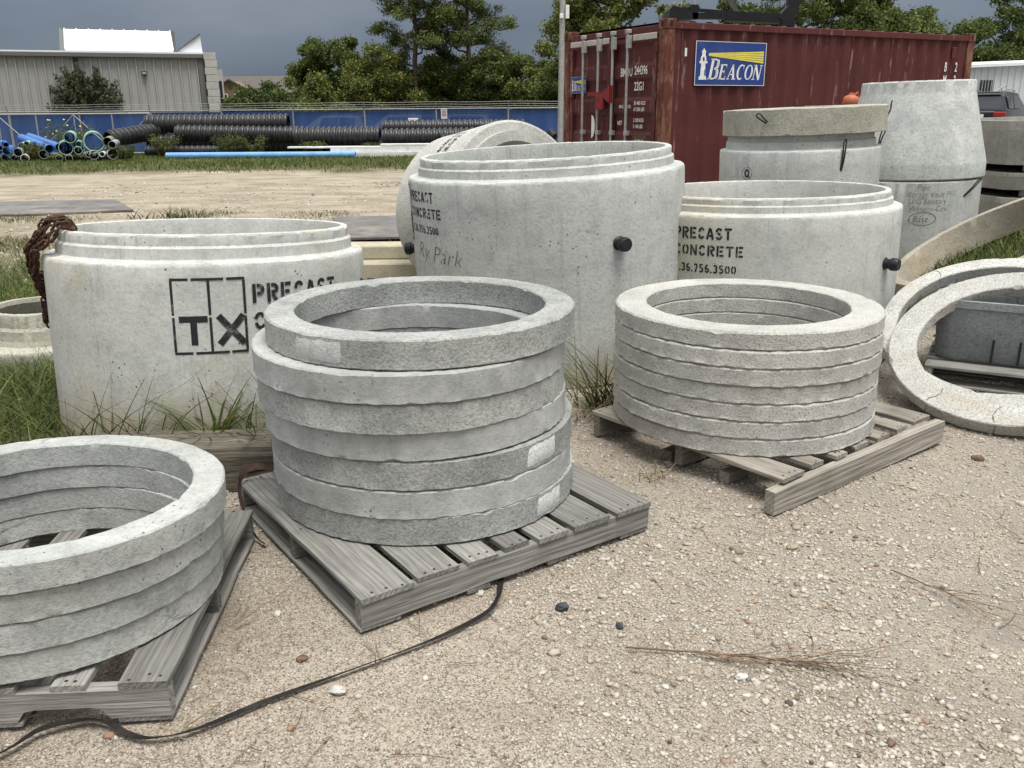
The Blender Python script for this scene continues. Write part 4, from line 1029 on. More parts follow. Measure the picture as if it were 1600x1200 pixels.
# doors with horizontal pressings
def door(y0, y1, rods):
    z0, z1 = 0.19, 2.395; pr = []; nb = 5; bh = (z1 - z0) / nb
    for i in range(nb):
        zb = z0 + i * bh
        pr += [(zb, 0.0), (zb + 0.10, 0.0), (zb + 0.15, 0.036), (zb + bh - 0.10, 0.036), (zb + bh - 0.05, 0.0)]
    pr.append((z1, 0.0))
    w = 0.07
    d = sheet(pr, lambda z, b: (0.022 + b, y0 + w, z), lambda z, b: (0.022 + b, y1 - w, z))
    for ya, yb_ in ((y0, y0 + w), (y1 - w, y1)): d.box((0.034, (ya + yb_) / 2, (z0 + z1) / 2), (0.05, yb_ - ya, z1 - z0))
    d.box((0.034, (y0 + y1) / 2, z1 - 0.02), (0.052, y1 - y0 - 2 * w, 0.06)); d.box((0.034, (y0 + y1) / 2, z0 + 0.02), (0.052, y1 - y0 - 2 * w, 0.06))
    D = d.build('door', M['cpaint'], CT)
    for ry in rods:
        MB().tube([(-0.028, ry, 0.14), (-0.028, ry, 2.50)], 0.0185, 10).build('locking_rod', M['galv'], D, 60)
        for zz in (2.36, 1.19, 0.35): MB().box((-0.018, ry - 0.012, zz), (0.055, 0.075, 0.06 if zz < 2 else 0.16), None, 0, 0.005).build('rod_bracket', M['galv'], D)
        for zz in (2.49, 0.13): MB().box((-0.02, ry, zz), (0.07, 0.06, 0.05), None, 0, 0.006).build('rod_cam', M['galv'], D)
    for zz in (0.4, 1.0, 1.65, 2.25):
        yy = y0 - 0.01 if y0 < 1 else y1 + 0.01
        MB().box((0.0, yy, zz), (0.06, 0.05, 0.10), None, 0, 0.006).build('hinge', M['cpaint'], D)
    return D
dA = door(0.175, 1.210, (0.775, 1.125)); dB = door(1.230, 2.262, (1.475, 1.865))
g_ = MB()
for y0, y1 in ((0.19, 0.70), (1.26, 1.42), (1.50, 1.82), (1.90, 2.25)): g_.box((0.005, (y0 + y1) / 2, 2.405), (0.02, y1 - y0, 0.075), None, 0, 0.006)
g_.build('door_gasket', M['gasket'], CT)
lb_ = MB(); lb_.box((-0.055, 1.40, 1.715), (0.05, 0.52, 0.05)).box((-0.06, 1.36, 1.60), (0.05, 0.20, 0.19), None, 0, 0.01)
lb_.prism([(0, 0.03), (0.14, 0.10), (0.14, -0.13), (0, -0.06)], -0.03, 0.03, Matrix.Translation((-0.06, 1.24, 1.72)) @ Matrix(((0, 0, 1, 0), (-1, 0, 0, 0), (0, 1, 0, 0), (0, 0, 0, 1))))
lb_.build('lock_box', M['red'], CT)
dm = lambda x0, z0, xx=-0.004: (lambda u, v: (xx, x0 - u, z0 + v))
cap = MB()
for body, y0, z0, sz, wdth in [('BMOU', 0.985, 1.93, 0.155, 0.62), ('244396', 0.665, 1.945, 0.155, 0.62), ('22G1', 0.665, 1.745, 0.155, 0.66), ('MAX. GROSS', 1.0, 1.52, 0.06, 0.8), ('30 480 KGS', 0.66, 1.56, 0.066, 0.8), ('67 200 LBS', 0.66, 1.48, 0.066, 0.8), ('NET', 1.03, 1.30, 0.075, 0.8), ('2 330 KGS', 0.66, 1.34, 0.066, 0.8), ('5 140 LBS', 0.66, 1.26, 0.066, 0.8), ('CU.CAP. 33.2 CU.M.', 0.66, 0.80, 0.06, 0.55)]:
    for p in font_polys(body, sz, sz * 0.012, 0, wdth): cap.poly([dm(y0, z0, 0.016)(u, v) for u, v in p])
cap.build('door_lettering', M['white_paint'], CT)
pl = MB().box((0.012, 0.50, 1.01), (0.006, 0.30, 0.33)).build('placard', M['placard'], CT)
plt = MB()
for body, z0 in (('2 590 M', 1.06), ('8.5 FT', 0.97)):
    for p in font_polys(body, 0.075, 0.001, 0.2, 0.75): plt.poly([dm(0.60, z0, 0.0065)(u, v) for u, v in p])
plt.build('placard_lettering', M['white_paint'], pl)
MB().prism([(0.0, 0.0)] + arc(0, 0, 0.085, 0.16, -90, 90, 12), 0, 0.003, Matrix.Translation((0.0, 1.66, 1.27)) @ Matrix(((0, 0, 1, 0), (-1, 0, 0, 0), (0, 1, 0, 0), (0, 0, 0, 1)))).build('white_sticker', M['white_paint'], CT)

# sign
SER = {  # serif capitals: (polyline, width at start, width at end)
 'B': [([(0.16, 0), (0.16, 1)], .17, .17), ([(0.02, .97), (0.36, .97)], .07, .07), ([(0.02, .03), (0.36, .03)], .07, .07), (arc(0.34, .745, .2, .225, 90, -90), .07, .07), (arc(0.46, .745, .10, .20, 70, -70), .16, .16), (arc(0.36, .27, .24, .24, 90, -90), .07, .07), (arc(0.49, .27, .11, .21, 70, -70), .17, .17)],
 'E': [([(0.16, 0), (0.16, 1)], .17, .17), ([(0.02, .965), (0.62, .965)], .08, .08), ([(0.02, .035), (0.64, .035)], .08, .08), ([(0.16, .52), (0.46, .52)], .07, .07), ([(0.60, 1.0), (0.60, .78)], .06, .03), ([(0.62, 0), (0.62, .25)], .06, .03), ([(0.45, .64), (0.45, .40)], .05, .05)],
 'A': [([(0.10, 0), (0.40, 1)], .06, .08), ([(0.66, 0), (0.38, 1)], .19, .16), ([(0.2, .33), (0.58, .33)], .06, .06), ([(0.0, .03), (0.24, .03)], .06, .06), ([(0.48, .03), (0.84, .03)], .06, .06)],
 'C': [(arc(0.40, .5, .30, .47, 60, 180), .06, .18), (arc(0.40, .5, .30, .47, 180, 305), .18, .06), ([(0.60, .98), (0.60, .68)], .08, .02)],
 'O': [(arc(0.40, .5, .30, .47, 90, 180), .06, .18), (arc(0.40, .5, .30, .47, 180, 270), .18, .06), (arc(0.40, .5, .30, .47, 90, 0), .06, .18), (arc(0.40, .5, .30, .47, 0, -90), .18, .06)],
 'N': [([(0.14, 0), (0.14, 1)], .07, .07), ([(0.14, 1), (0.68, 0)], .19, .19), ([(0.70, 0), (0.70, 1)], .07, .07), ([(0.0, .97), (0.24, .97)], .06, .06), ([(0.0, .03), (0.28, .03)], .06, .06), ([(0.56, .97), (0.84, .97)], .06, .06)],
}
def beacon(parent, fn, w, h, eps, mini=False):
    """fn(u, v, lift) maps sign coordinates to the container; u right, v up"""
    def P(polys, mat, nm, lift):
        mb = MB()
        for p in polys: mb.poly([fn(u * w, v * h, lift * eps) for u, v in p])
        return mb.build(nm, M[mat], parent)
    fr = [[(0, 0), (1, 0), (1, .012), (0, .012)], [(0, .988), (1, .988), (1, 1), (0, 1)], [(0, .012), (.008, .012), (.008, .988), (0, .988)], [(.992, .012), (1, .012), (1, .988), (.992, .988)]]
    P(fr, 'white_paint', 'sign_border', 1)
    lh = [[(.055, .13), (.165, .13), (.155, .21), (.06, .21)], [(.075, .21), (.148, .21), (.138, .50), (.082, .50)], [(.058, .50), (.165, .50), (.165, .55), (.058, .55)], [(.07, .55), (.152, .55), (.145, .66), (.078, .66)], [(.088, .66), (.138, .66), (.135, .75), (.09, .75)], [(.08, .75), (.145, .75), (.130, .80), (.095, .80)], [(.104, .80), (.121, .80), (.117, .84), (.108, .84)]]
    P(lh, 'white_paint', 'lighthouse', 1)
    nw = [[(.128, .23), (.141, .23), (.139, .36), (.130, .36)], [(.100, .56), (.124, .56), (.122, .64), (.102, .64)]]
    P(nw, 'sign_blue', 'lighthouse_window', 2)
    bm_ = []
    for i in range(5):
        a0 = .655 + .028 * i; b0 = .525 + .058 * i
        bm_.append([(.17 + .01, .672 + .012 * i), (.965, b0), (.965, b0 + .045), (.18, .672 + .012 * i + .011)])
    P(bm_, 'sign_yellow', 'light_beam', 1)
    q = []; x = .175; H0 = .47
    for i, c in enumerate('BEACON'):
        hh = H0 if i == 0 else H0 * .74; ww = hh * h / w * (.98 if i == 0 else 1.0)
        for pl_, w0, w1 in SER[c]:
            for pq in stroke_quads(pl_, w0, w1): q.append([(x + ww * (px + .22 * py), .14 + hh * py) for px, py in pq])
        x += ww * {'B': .74, 'E': .78, 'A': .86, 'C': .76, 'O': .80, 'N': .9}[c]
    # fit the word into the sign
    x1 = max(p[0] for f in q for p in f); k_ = (.965 - .175) / (x1 - .175)
    q = [[(.175 + (px - .175) * k_, py) for px, py in f] for f in q]
    P(q, 'white_paint', 'sign_lettering', 1)
s_x, s_z, s_w, s_h = 0.497, 1.796, 1.214, 0.545
sg = MB(); n = 24
vs = []
for i in range(n + 1):
    x = s_x + s_w * i / n; y = 0.012 - 0.003 * math.sin(i * 1.4)
    vs += [(x, 0.010, s_z), (x, 0.010, s_z + s_h), (x, 0.016, s_z), (x, 0.016, s_z + s_h)]
sg.add(vs, [(i * 4, i * 4 + 4, i * 4 + 5, i * 4 + 1) for i in range(n)] + [(i * 4 + 2, i * 4 + 3, i * 4 + 7, i * 4 + 6) for i in range(n)] + [(i * 4 + 1, i * 4 + 5, i * 4 + 7, i * 4 + 3) for i in range(n)] + [(i * 4, i * 4 + 2, i * 4 + 6, i * 4 + 4) for i in range(n)])
SG = sg.build('sign', M['sign_blue'], CT); SG['label'] = 'blue sign with white lighthouse, yellow beams and the word BEACON'
beacon(SG, lambda u, v, l: (s_x + u, 0.010 - l, s_z + v), s_w, s_h, 0.003)
SG2 = MB().box((0.006, 2.025, 1.85), (0.008, 0.40, 0.225)).build('door_sign', M['sign_blue'], CT)
beacon(SG2, lambda u, v, l: (0.002 - l, 2.225 - u, 1.7375 + v), 0.40, 0.225, 0.002)
sl = MB()
for i, c in enumerate('BMOU'):
    for p in font_polys(c, 0.19, 0.003, 0, 0.55): sl.poly([(5.43 + u, 0.0262, 2.03 - i * 0.19 + v) for u, v in p])
for i, c in enumerate('22G1'):
    for p in font_polys(c, 0.19, 0.003, 0, 0.55): sl.poly([(5.68 + u, 0.0262, 2.03 - i * 0.19 + v) for u, v in p])
sl.build('side_lettering', M['white_paint'], CT)
MB().box((0.345, 0.020, 2.20), (0.03, 0.012, 0.10)).build('vent', M['white_paint'], CT)
MB().box((5.60, 0.020, 2.30), (0.10, 0.03, 0.16), None, 0, 0.006).build('side_vent', M['cpaint'], CT)

# black lifting jib parked behind the container
JB = thing('lifting_jib', 'black steel lifting jib showing above the container roof', 'jib', (5.0, 16.9, 0), (0, 0, 0))
MB().bar((0.05, 0, 2.99), (-1.15, 0, 3.05), 0.18, 0.16).bar((-1.15, 0, 3.05), (-1.95, 0, 3.06), 0.16, 0.10).bar((-0.95, 0, 3.10), (-1.95, 0, 3.18), 0.10, 0.05).build('arm', M['black_steel'], JB)
MB().bar((-0.15, 0, 2.95), (0.03, 0, 3.16), 0.20, 0.22).bar((0.03, 0, 3.10), (0.06, 0, 4.4), 0.2, 0.15, 0, (0, 1, 0)).build('neck', M['black_steel'], JB)
MB().prism([(-1.78, 2.98), (-1.80, 3.10), (-2.13, 3.21), (-2.19, 3.15), (-2.21, 2.96)], -0.3, 0.3, Matrix.Rotation(PI / 2, 4, 'X')).build('bucket_head', M['black_steel'], JB)
MB().bar((-1.72, 0, 3.0), (-1.72, 0, 3.24), 0.14, 0.16, 0, (0, 1, 0)).build('bracket', M['black_steel'], JB)
MB().bar((-1.72, 0, 3.2), (-1.74, 0, 4.4), 0.05, 0.07, 0, (0, 1, 0)).build('brace', M['galv'], JB)
MB().bar((-0.92, 0, 3.06), (-1.85, 0, 4.4), 0.09, 0.09).build('brace', M['trim_dark'], JB)
MB().bar((-0.05, 0, 0.0), (-0.05, 0, 2.99), 0.22, 0.22, 0, (0, 1, 0)).box((0, 0, 0.06), (1.2, 1.2, 0.12)).build('post', M['black_steel'], JB)

# ================================================================== FENCE
M['screen'] = None
t = NT('fence_screen'); v = t.coords('Object', False)
n = t.noise(t.scale(v, (3, 3, 0.5)), 1.0, 5, 0.6); n2 = t.noise(t.scale(v, (14, 14, 1.2)), 1.0, 3)
c = t.mix(t.rng(n, 0.3, 0.7), (0.028, 0.068, 0.20), (0.052, 0.112, 0.29))
c = t.mix(t.rng(n2, 0.5, 0.75, 0, 0.35), c, (0.06, 0.09, 0.17))
m_ = t.done(c, 0.8, t.bump(n2, 0.4, 0.05))
tr = t.n('ShaderNodeBsdfTransparent'); mx = t.n('ShaderNodeMixShader'); mx.inputs[0].default_value = 0.045
t.t.links.new(t.b.outputs[0], mx.inputs[1]); t.t.links.new(tr.outputs[0], mx.inputs[2]); t.t.links.new(mx.outputs[0], t.out.inputs[0])
M['screen'] = m_
def fence(label, a, b, h, step, wire=True):
    a, b = Vector((*a, 0)), Vector((*b, 0)); L = (b - a).length; n = max(1, round(L / step)); yaw = math.atan2(b.y - a.y, b.x - a.x)
    f = thing('chain_link_fence', label, 'fence', a, (0, 0, yaw)); s = L / n
    for i in range(n):
        mb = MB(); m = 9; vs = []
        for k in range(m):
            x = i * s + 0.03 + (s - 0.06) * k / (m - 1); sag = 0.025 * math.sin(PI * k / (m - 1)) * ((i * 7) % 3 - 1)
            vs += [(x, 0.045 + sag, 0.02), (x, 0.045 + sag * 0.5, h - 0.05)]
        mb.add(vs, [(k * 2, k * 2 + 2, k * 2 + 3, k * 2 + 1) for k in range(m - 1)]); mb.build('screen', M['screen'], f)
    for i in range(n + 1):
        mb = MB().tube([(i * s, 0, 0), (i * s, 0, h + 0.03)], 0.032, 8)
        if wire: mb.tube([(i * s, 0, h), (i * s + 0.02, -0.14, h + 0.24)], 0.014, 6)
        mb.build('post', M['galv'], f, 60)
    MB().tube([(0, -0.005, h), (L, -0.005, h)], 0.026, 8).build('top_rail', M['galv'], f, 60)
    if wire:
        for k in range(3):
            q = (k + 1) / 3.0
            MB().tube([(x, -0.14 * q, h + 0.24 * q - 0.012 * math.sin(x * 2.1)) for x in np.arange(0, L, 0.8)], 0.006, 4).build('barbed_wire', M['galv'], f)
    return f
fence('long fence with blue privacy screen behind the black pipes', (-32.0, 34.6), (2.6, 34.0), 1.55, 2.75)
fence('rightmost stretch of blue screened fence behind the container', (2.6, 34.0), (9.6, 33.9), 1.52, 3.5)
sgn = thing('fence_sign', 'small white notice with red lines hung on the blue fence', 'notice', (-2.42, 33.90, 1.18))
MB().box((0, 0, 0.20), (0.22, 0.012, 0.36)).build('panel', M['white_paint'], sgn)
mb = MB(); [mb.box((0, -0.009, 0.34 - k * 0.055), (0.17, 0.004, 0.022)) for k in range(5)]; mb.build('print', M['red'], sgn)
tag(MB().box((0, 0, 0.16), (0.36, 0.14, 0.34), None, 0, 0.01).build('meter_box', M['white_paint'], None, None, (-3.55, 33.75, 0.90)), 'small white box fixed to the blue fence above the black pipes', 'box')
tag(MB().tube([(0, 0, 0), (0, 0, 1.0)], 0.04, 8).build('box_post', M['galv'], None, 60, (-3.55, 33.86, 0)), 'short post carrying the small white box by the fence', 'post')

def gate(label, x0, x1, y, h, lean, braces):
    g = thing('gate_frame', label, 'gate frame', (x0, y, 0), (lean, 0, 0), 'pipe gate frames leaning on the fence'); L = x1 - x0
    pc = lambda nm, a, b, r_=0.024: MB().tube([a, b], r_, 8).build(nm, M['galv'], g, 60)
    pc('top_rail', (0, 0, h), (L, 0, h), 0.03); pc('bottom_rail', (0, 0, 0.08), (L, 0, 0.08))
    n = braces; s = L / n
    for i in range(n + 1): pc('upright', (i * s, 0, 0.05), (i * s, 0, h))
    for i in range(n):
        if i % 2: pc('brace', (i * s, -0.03, 0.1), ((i + 1) * s, -0.03, h - 0.03), 0.017)
        else: pc('brace', (i * s, -0.03, h - 0.03), ((i + 1) * s, -0.03, 0.1), 0.017)
gate('braced pipe gate frame leaning on the fence behind the blue pipes', -18.7, -13.15, 33.6, 1.47, -0.03, 4)
gate('pipe gate frame farther left behind the pipe pile', -24.5, -18.8, 33.5, 1.47, -0.03, 4)

# ================================================================== PIPES
def pvc(name, col, rough=0.45): return plain(name, col, rough, 0.12, 5, dirt=tuple(c * 0.45 for c in col), dirt_amt=0.5, spec=0.4)
M['pipe_blue'] = pvc('pvc_blue', (0.055, 0.16, 0.42)); M['pipe_sky'] = pvc('pvc_sky', (0.16, 0.36, 0.66)); M['pipe_green'] = pvc('pvc_green', (0.28, 0.46, 0.36))
M['pipe_grey'] = pvc('pvc_grey', (0.30, 0.34, 0.36)); M['pipe_white'] = pvc('pvc_white', (0.70, 0.70, 0.68)); M['pipe_olive'] = pvc('pvc_olive', (0.25, 0.26, 0.18))
M['pipe_black'] = plain('corrugated_black', (0.020, 0.020, 0.022), 0.38, 0.3, 6, dirt=(0.09, 0.085, 0.075), dirt_amt=0.35, spec=0.4)
def pipe(label, c, r, L, d, mat, n=24):
    d = Vector(d).normalized(); mx = Matrix.Translation(c) @ d.to_track_quat('Z', 'Y').to_matrix().to_4x4()
    w = max(0.014, r * 0.1)
    o = MB().lathe([(r - w, 0), (r, 0), (r, L), (r - w, L)], n, closed=True).build('plastic_pipe', M[mat], None, 40)
    o.matrix_world = mx; return tag(o, label, 'pipe', 'plastic pipes piled by the fence')
# px-free layout: x across, z height of the mouths, at about 30.5 m
def pile(u, v_, rz):    # pile sketch units -> metres
    k_ = 0.0206 / 5.333
    return (-16.40 + u * k_, 0.70 - (v_ - 420) * k_ + 0.03, rz * k_)
PIPES = [(10, 492, 25, 'pipe_grey', 'grey pipe at far left of the upper pile row', -.12), (40, 462, 22, 'pipe_blue', 'blue pipe second from left on top of the pile', -.15), (82, 467, 22, 'pipe_blue', 'small dark blue pipe mouth near the left top of the pile', -.1),
 (138, 483, 28, 'pipe_grey', 'grey pipe above the left ground row', .0), (195, 464, 22, 'pipe_green', 'small green pipe mouth left of the sloping blue pair', .05), (72, 517, 33, 'pipe_blue', 'dark blue pipe in the left middle of the pile', .02), (8, 532, 25, 'pipe_blue', 'dark blue pipe cut by the left border', .0),
 (190, 526, 35, 'pipe_grey', 'grey pipe mouth right end of the left middle row', .03), (32, 581, 34, 'pipe_grey', 'pale pipe on the ground at the left border', .0), (108, 582, 30, 'pipe_grey', 'second pale pipe on the ground from the left', .0), (232, 587, 33, 'pipe_white', 'white rimmed pipe alone on the ground left of the blue pair', .0),
 (358, 548, 37, 'pipe_olive', 'olive pipe below the sloping blue pair', .0), (405, 506, 37, 'pipe_blue', 'long blue pipe sloping back, left of the blue pair', -.42), (477, 493, 33, 'pipe_blue', 'long blue pipe sloping back, right of the blue pair', -.48), (537, 500, 57, 'pipe_green', 'medium green pipe beside the blue pair', .0),
 (585, 414, 46, 'pipe_green', 'thin walled green pipe perched highest on the pile', .05), (620, 470, 26, 'pipe_green', 'small green pipe between the two bigger green ones', .0), (665, 517, 32, 'pipe_green', 'small green pipe below the largest mouth', .0), (752, 452, 82, 'pipe_green', 'largest pale green pipe mouth of the pile', .0),
 (727, 552, 27, 'pipe_green', 'small pipe under the largest green one', .0), (793, 555, 37, 'pipe_grey', 'grey pipe on the ground right of the largest green one', .0), (885, 452, 38, 'pipe_olive', 'olive pipe mouth right of the largest green one', .1), (950, 474, 31, 'pipe_grey', 'dark grey pipe mouth at the right end of the pile', .12),
 (930, 550, 44, 'pipe_white', 'white pipe on the ground at the right end of the pile', .0), (617, 577, 29, 'pipe_olive', 'olive pipe on the ground in the shade below the green ones', .0), (520, 575, 29, 'pipe_olive', 'olive pipe on the ground below the medium green one', .0), (862, 548, 22, 'pipe_white', 'short white pipe lying between two mouths on the right', .2)]
gP = random.Random(4)
for u, v_, r_, mt, lab, sl_ in PIPES:
    x, z, rr = pile(u, v_, r_); z = max(z, rr)
    pipe(lab, (x, 29.2 + gP.uniform(-0.35, 0.25) + (0.25 if z > 0.4 else 0), z), rr, 2.2 if abs(sl_) < 0.3 else 3.0, (-0.47 + sl_ + gP.uniform(-0.03, 0.03), 1.0, 0.0 if abs(sl_) < .3 else 0.13), mt)
pipe('long bright blue pipe lying on the grass in front of the black pipes', (-11.6, 30.7, 0.10), 0.105, 6.4, (1, -0.02, 0), 'pipe_sky')
def corrugated(label, a, d, L, r, seed=0):
    d = Vector(d).normalized(); per = 0.19; n = int(L / per); pr = [(r * 0.78, 0.0), (r * 0.86, 0.0)]
    for i in range(n):
        z = i * per; pr += [(r * 0.86, z + 0.055), (r * 0.97, z + 0.075), (r, z + 0.10), (r, z + 0.145), (r * 0.97, z + 0.168), (r * 0.86, z + 0.185)]
    pr += [(r * 0.86, n * per), (r * 0.78, n * per)]
    o = MB().lathe(pr, 26, closed=True).build('corrugated_pipe', M['pipe_black'], None, 35)
    o.matrix_world = Matrix.Translation(a) @ d.to_track_quat('Z', 'Y').to_matrix().to_4x4()
    return tag(o, label, 'drain pipe', 'black corrugated pipes by the fence')
for a in [('black corrugated pipe on the upper layer, left', (-13.1, 33.1, 1.10), (1, 0.0, 0.0), 5.2, 0.33),
          ('long black corrugated pipe on the second layer in front of the upper one', (-11.9, 32.7, 0.78), (1, 0.0, -0.02), 4.6, 0.31),
          ('black corrugated pipe on the second layer, right of centre', (-7.65, 32.5, 0.62), (1, 0.0, -0.003), 3.1, 0.37),
          ('black corrugated pipe at the right end near the lying vault', (-4.5, 32.4, 0.56), (1, 0.0, 0.004), 4.6, 0.35),
          ('black corrugated pipe of the lower layer behind the weeds', (-13.0, 32.9, 0.45), (1, 0, 0), 5.4, 0.31),
          ('thin black corrugated pipe on the ground in front, left', (-12.75, 31.9, 0.20), (1, 0, 0), 3.9, 0.19),
          ('short black corrugated pipe pointing back at the end of the pile', (-13.72, 31.2, 0.64), (0.55, 1.0, 0.12), 2.3, 0.30),
          ('black corrugated pipe behind the right end one', (-4.6, 33.2, 0.90), (1, 0, 0), 5.2, 0.28),
          ('black corrugated pipe of the lower layer at centre', (-8.9, 32.95, 0.34), (1, 0, 0), 4.0, 0.33)]:
    corrugated(*a)
for x, y, z, L, a_, hh, lab in [(-4.7, 31.0, 0.085, 4.6, 0.0, 0.17, 'long white board lying lowest on the grass before the black pipes'), (-4.0, 31.1, 0.262, 4.2, 0.0, 0.17, 'white board lying on top of the lowest white one'),
        (-6.35, 31.5, 0.31, 2.6, 0.0, 0.06, 'thin white strip sticking out left of the white boards'), (-3.4, 31.1, 0.388, 2.0, 0.0, 0.07, 'short white board topmost of the white boards')]:
    tag(MB().box((0, 0, 0), (L, 0.4, hh), None, 0, 0.01).build('white_board', M['pipe_white'], None, None, (x, y, z), (0, 0, a_)), lab, 'board', 'white boards on the grass')
tag(MB().box((0, 0, 0), (0.3, 0.3, 0.28), None, 0, 0.01).build('support_block', M['dark_conc'], None, None, (-6.0, 31.5, 0.139)), 'small block under the thin white strip', 'block')
# scrap heap right of the lying vault
M['scrap'] = plain('scrap_black', (0.018, 0.018, 0.02), 0.6, 0.4, 4)
gS = random.Random(9)
sh = MB()
for k in range(40):
    c0 = Vector((gS.uniform(-2.6, 2.2), gS.uniform(-0.6, 0.6), 0)); c0.z = max(0.1, 0.95 - 0.35 * abs(c0.x + 0.4) * gS.uniform(0.2, 0.6)) * gS.uniform(0.1, 1.0)
    d = Vector((gS.uniform(-1, 1), gS.uniform(-0.5, 0.5), gS.uniform(-0.35, 0.35))).normalized() * gS.uniform(0.25, 0.55)
    sh.tube([c0 - d * 0.5, c0, c0 + d * 0.5 + Vector((0, 0, gS.uniform(0, .15)))], gS.uniform(0.06, 0.14), 10)
tag(sh.build('scrap_heap', M['scrap'], None, 50, (0.2, 31.6, 0)), 'heap of black pipe fittings in front of the fence beside the container', 'scrap', kind='stuff')

# ================================================================== BUILDINGS
M['siding'] = plain('grey_siding', (0.345, 0.34, 0.32), 0.6, 0.06, 0.8)
M['trim'] = plain('trim_grey', (0.13, 0.13, 0.125), 0.6, 0.08, 2); M['roof_white'] = plain('roof_white', (0.74, 0.76, 0.78), 0.5, 0.04, 2)
M['pale_stone'] = plain('pale_stone', (0.40, 0.39, 0.36), 0.8, 0.12, 3)
M['glass'] = plain('window_glass', (0.02, 0.025, 0.03), 0.1, 0.05, 2, spec=0.6)
def ribbed(L, h, per, dep, name, mat, parent, loc, rot=0.0, top=None, w=0.10):
    pr = []; x = 0
    while x < L - per: pr += [(x, 0), (x + per - w, 0), (x + per - w * 0.75, -dep), (x + per - w * 0.25, -dep)]; x += per
    pr += [(x, 0), (L, 0)]
    tp = top or (lambda a: h)
    return sheet(pr, lambda a, b: (a, b, 0), lambda a, b: (a, b, tp(a))).build(name, mat, parent, None, loc, (0, 0, rot))
B1 = thing('warehouse', 'grey ribbed metal warehouse with bright white roof behind the fence', 'building', (-13.72, 42.0, 0), (0, 0, 0.38))
ribbed(15, 3.83, 0.36, 0.085, 'wall', M['siding'], B1, (-15, 0, 0))
ribbed(16, 3.83, 0.36, 0.05, 'side_wall', M['siding'], B1, (0, 0, 0), PI / 2)
MB().box((-7.5, -0.10, 3.88), (15.2, 0.26, 0.17), None, 0, 0.01).build('gutter', M['trim'], B1)
MB().box((-0.13, -0.07, 1.9), (0.22, 0.12, 3.8)).build('corner_trim', M['trim'], B1); MB().box((-5.0, -0.085, 1.9), (0.15, 0.10, 3.8)).build('downpipe', M['trim'], B1)
MB().add([(-15.2, -0.2, 3.97), (0.1, -0.2, 3.97), (0.1, 16, 4.6), (-15.2, 16, 4.6), (-15.2, -0.2, 4.03), (0.1, -0.2, 4.03), (0.1, 16, 4.66), (-15.2, 16, 4.66)], [(0, 1, 2, 3), (7, 6, 5, 4), (0, 4, 5, 1), (1, 5, 6, 2), (3, 2, 6, 7), (0, 3, 7, 4)]).build('roof', M['roof_white'], B1)
def slope_roof(x0, x1, y0, y1, z0, z1, name):
    n = int((x1 - x0) / 0.45); r_ = MB()
    r_.add([(x0, y0, z0), (x1, y0, z0), (x1, y1, z1), (x0, y1, z1), (x0, y0, z0 + .05), (x1, y0, z0 + .05), (x1, y1, z1 + .05), (x0, y1, z1 + .05)], [(0, 1, 2, 3), (7, 6, 5, 4), (0, 4, 5, 1), (1, 5, 6, 2), (3, 2, 6, 7), (0, 3, 7, 4)])
    for i in range(n + 1):
        x = x0 + (x1 - x0) * i / n; r_.bar((x, y0, z0 + 0.07), (x, y1, z1 + 0.07), 0.04, 0.05)
    return r_.build(name, M['roof_white'], B1)
slope_roof(-5.55, -1.2, 0.25, 1.7, 4.06, 4.98, 'roof_monitor')
MB().add([(-5.75, 0.2, 4.05), (-5.55, 0.25, 4.05), (-5.55, 1.75, 5.02), (-5.75, 1.75, 5.08)], [(0, 1, 2, 3), (3, 2, 1, 0)]).build('monitor_trim', M['trim'], B1)
MB().box((-3.4, 1.78, 5.0), (4.6, 0.10, 0.12)).build('monitor_ridge', M['trim'], B1); MB().box((-1.1, 1.6, 4.5), (0.14, 0.6, 1.0)).build('monitor_end', M['trim'], B1)
MB().prism([(-1.05, 4.05), (0.02, 4.05), (-0.02, 4.78)], -1.2, -0.12, Matrix.Rotation(PI / 2, 4, 'X')).build('roof_gablet', M['roof_white'], B1)
MB().bar((-1.06, 0.1, 4.08), (-0.02, 0.1, 4.82), 0.1, 0.06).build('gablet_trim', M['trim'], B1)
lg = MB().box((-2.52, -0.12, 3.16), (0.24, 0.18, 0.15), None, 0, 0.01).build('wall_light', M['black_steel'], B1); MB().box((-2.52, -0.215, 3.15), (0.18, 0.012, 0.09)).build('lamp_glass', M['galv'], lg)
for i in range(13):
    z = 0.15 + i * 0.31
    MB().box((0.27 + 0.03 * (i % 2), -0.05, z), (0.52, 0.6, 0.297), None, 0, 0.01).build('stone_course', M['pale_stone'], B1)
MB().box((0.68, 0.5, 1.7), (0.24, 0.5, 3.3)).build('side_pier', M['pale_stone'], B1)
MB().box((0.665, 0.245, 2.2), (0.12, 0.02, 1.3)).build('window', M['glass'], B1)

M['brick_tan'] = plain('tan_brick', (0.20, 0.145, 0.085), 0.85, 0.12, 4); M['shingle'] = plain('grey_shingle', (0.10, 0.09, 0.08), 0.9, 0.15, 3)
HS = thing('house', 'tan gabled house with grey shingle roof far behind the warehouse', 'house', (-33.6, 110, 0))
def gable(x0, x1, z0, zr, y0, y1, nm, mat):
    xm = (x0 + x1) / 2
    return MB().prism([(x0, 0), (x1, 0), (x1, z0), (xm, zr), (x0, z0)], -y1, -y0, Matrix.Rotation(PI / 2, 4, 'X')).build(nm, mat, HS)
gable(-1.9, 2.9, 3.8, 5.05, 0, 6, 'front_wall', M['brick_tan'])
MB().bar((-2.2, -0.15, 3.72), (0.55, -0.15, 5.18), 0.5, 0.14).bar((3.2, -0.15, 3.72), (0.55, -0.15, 5.18), 0.5, 0.14).build('verge', M['shingle'], HS)
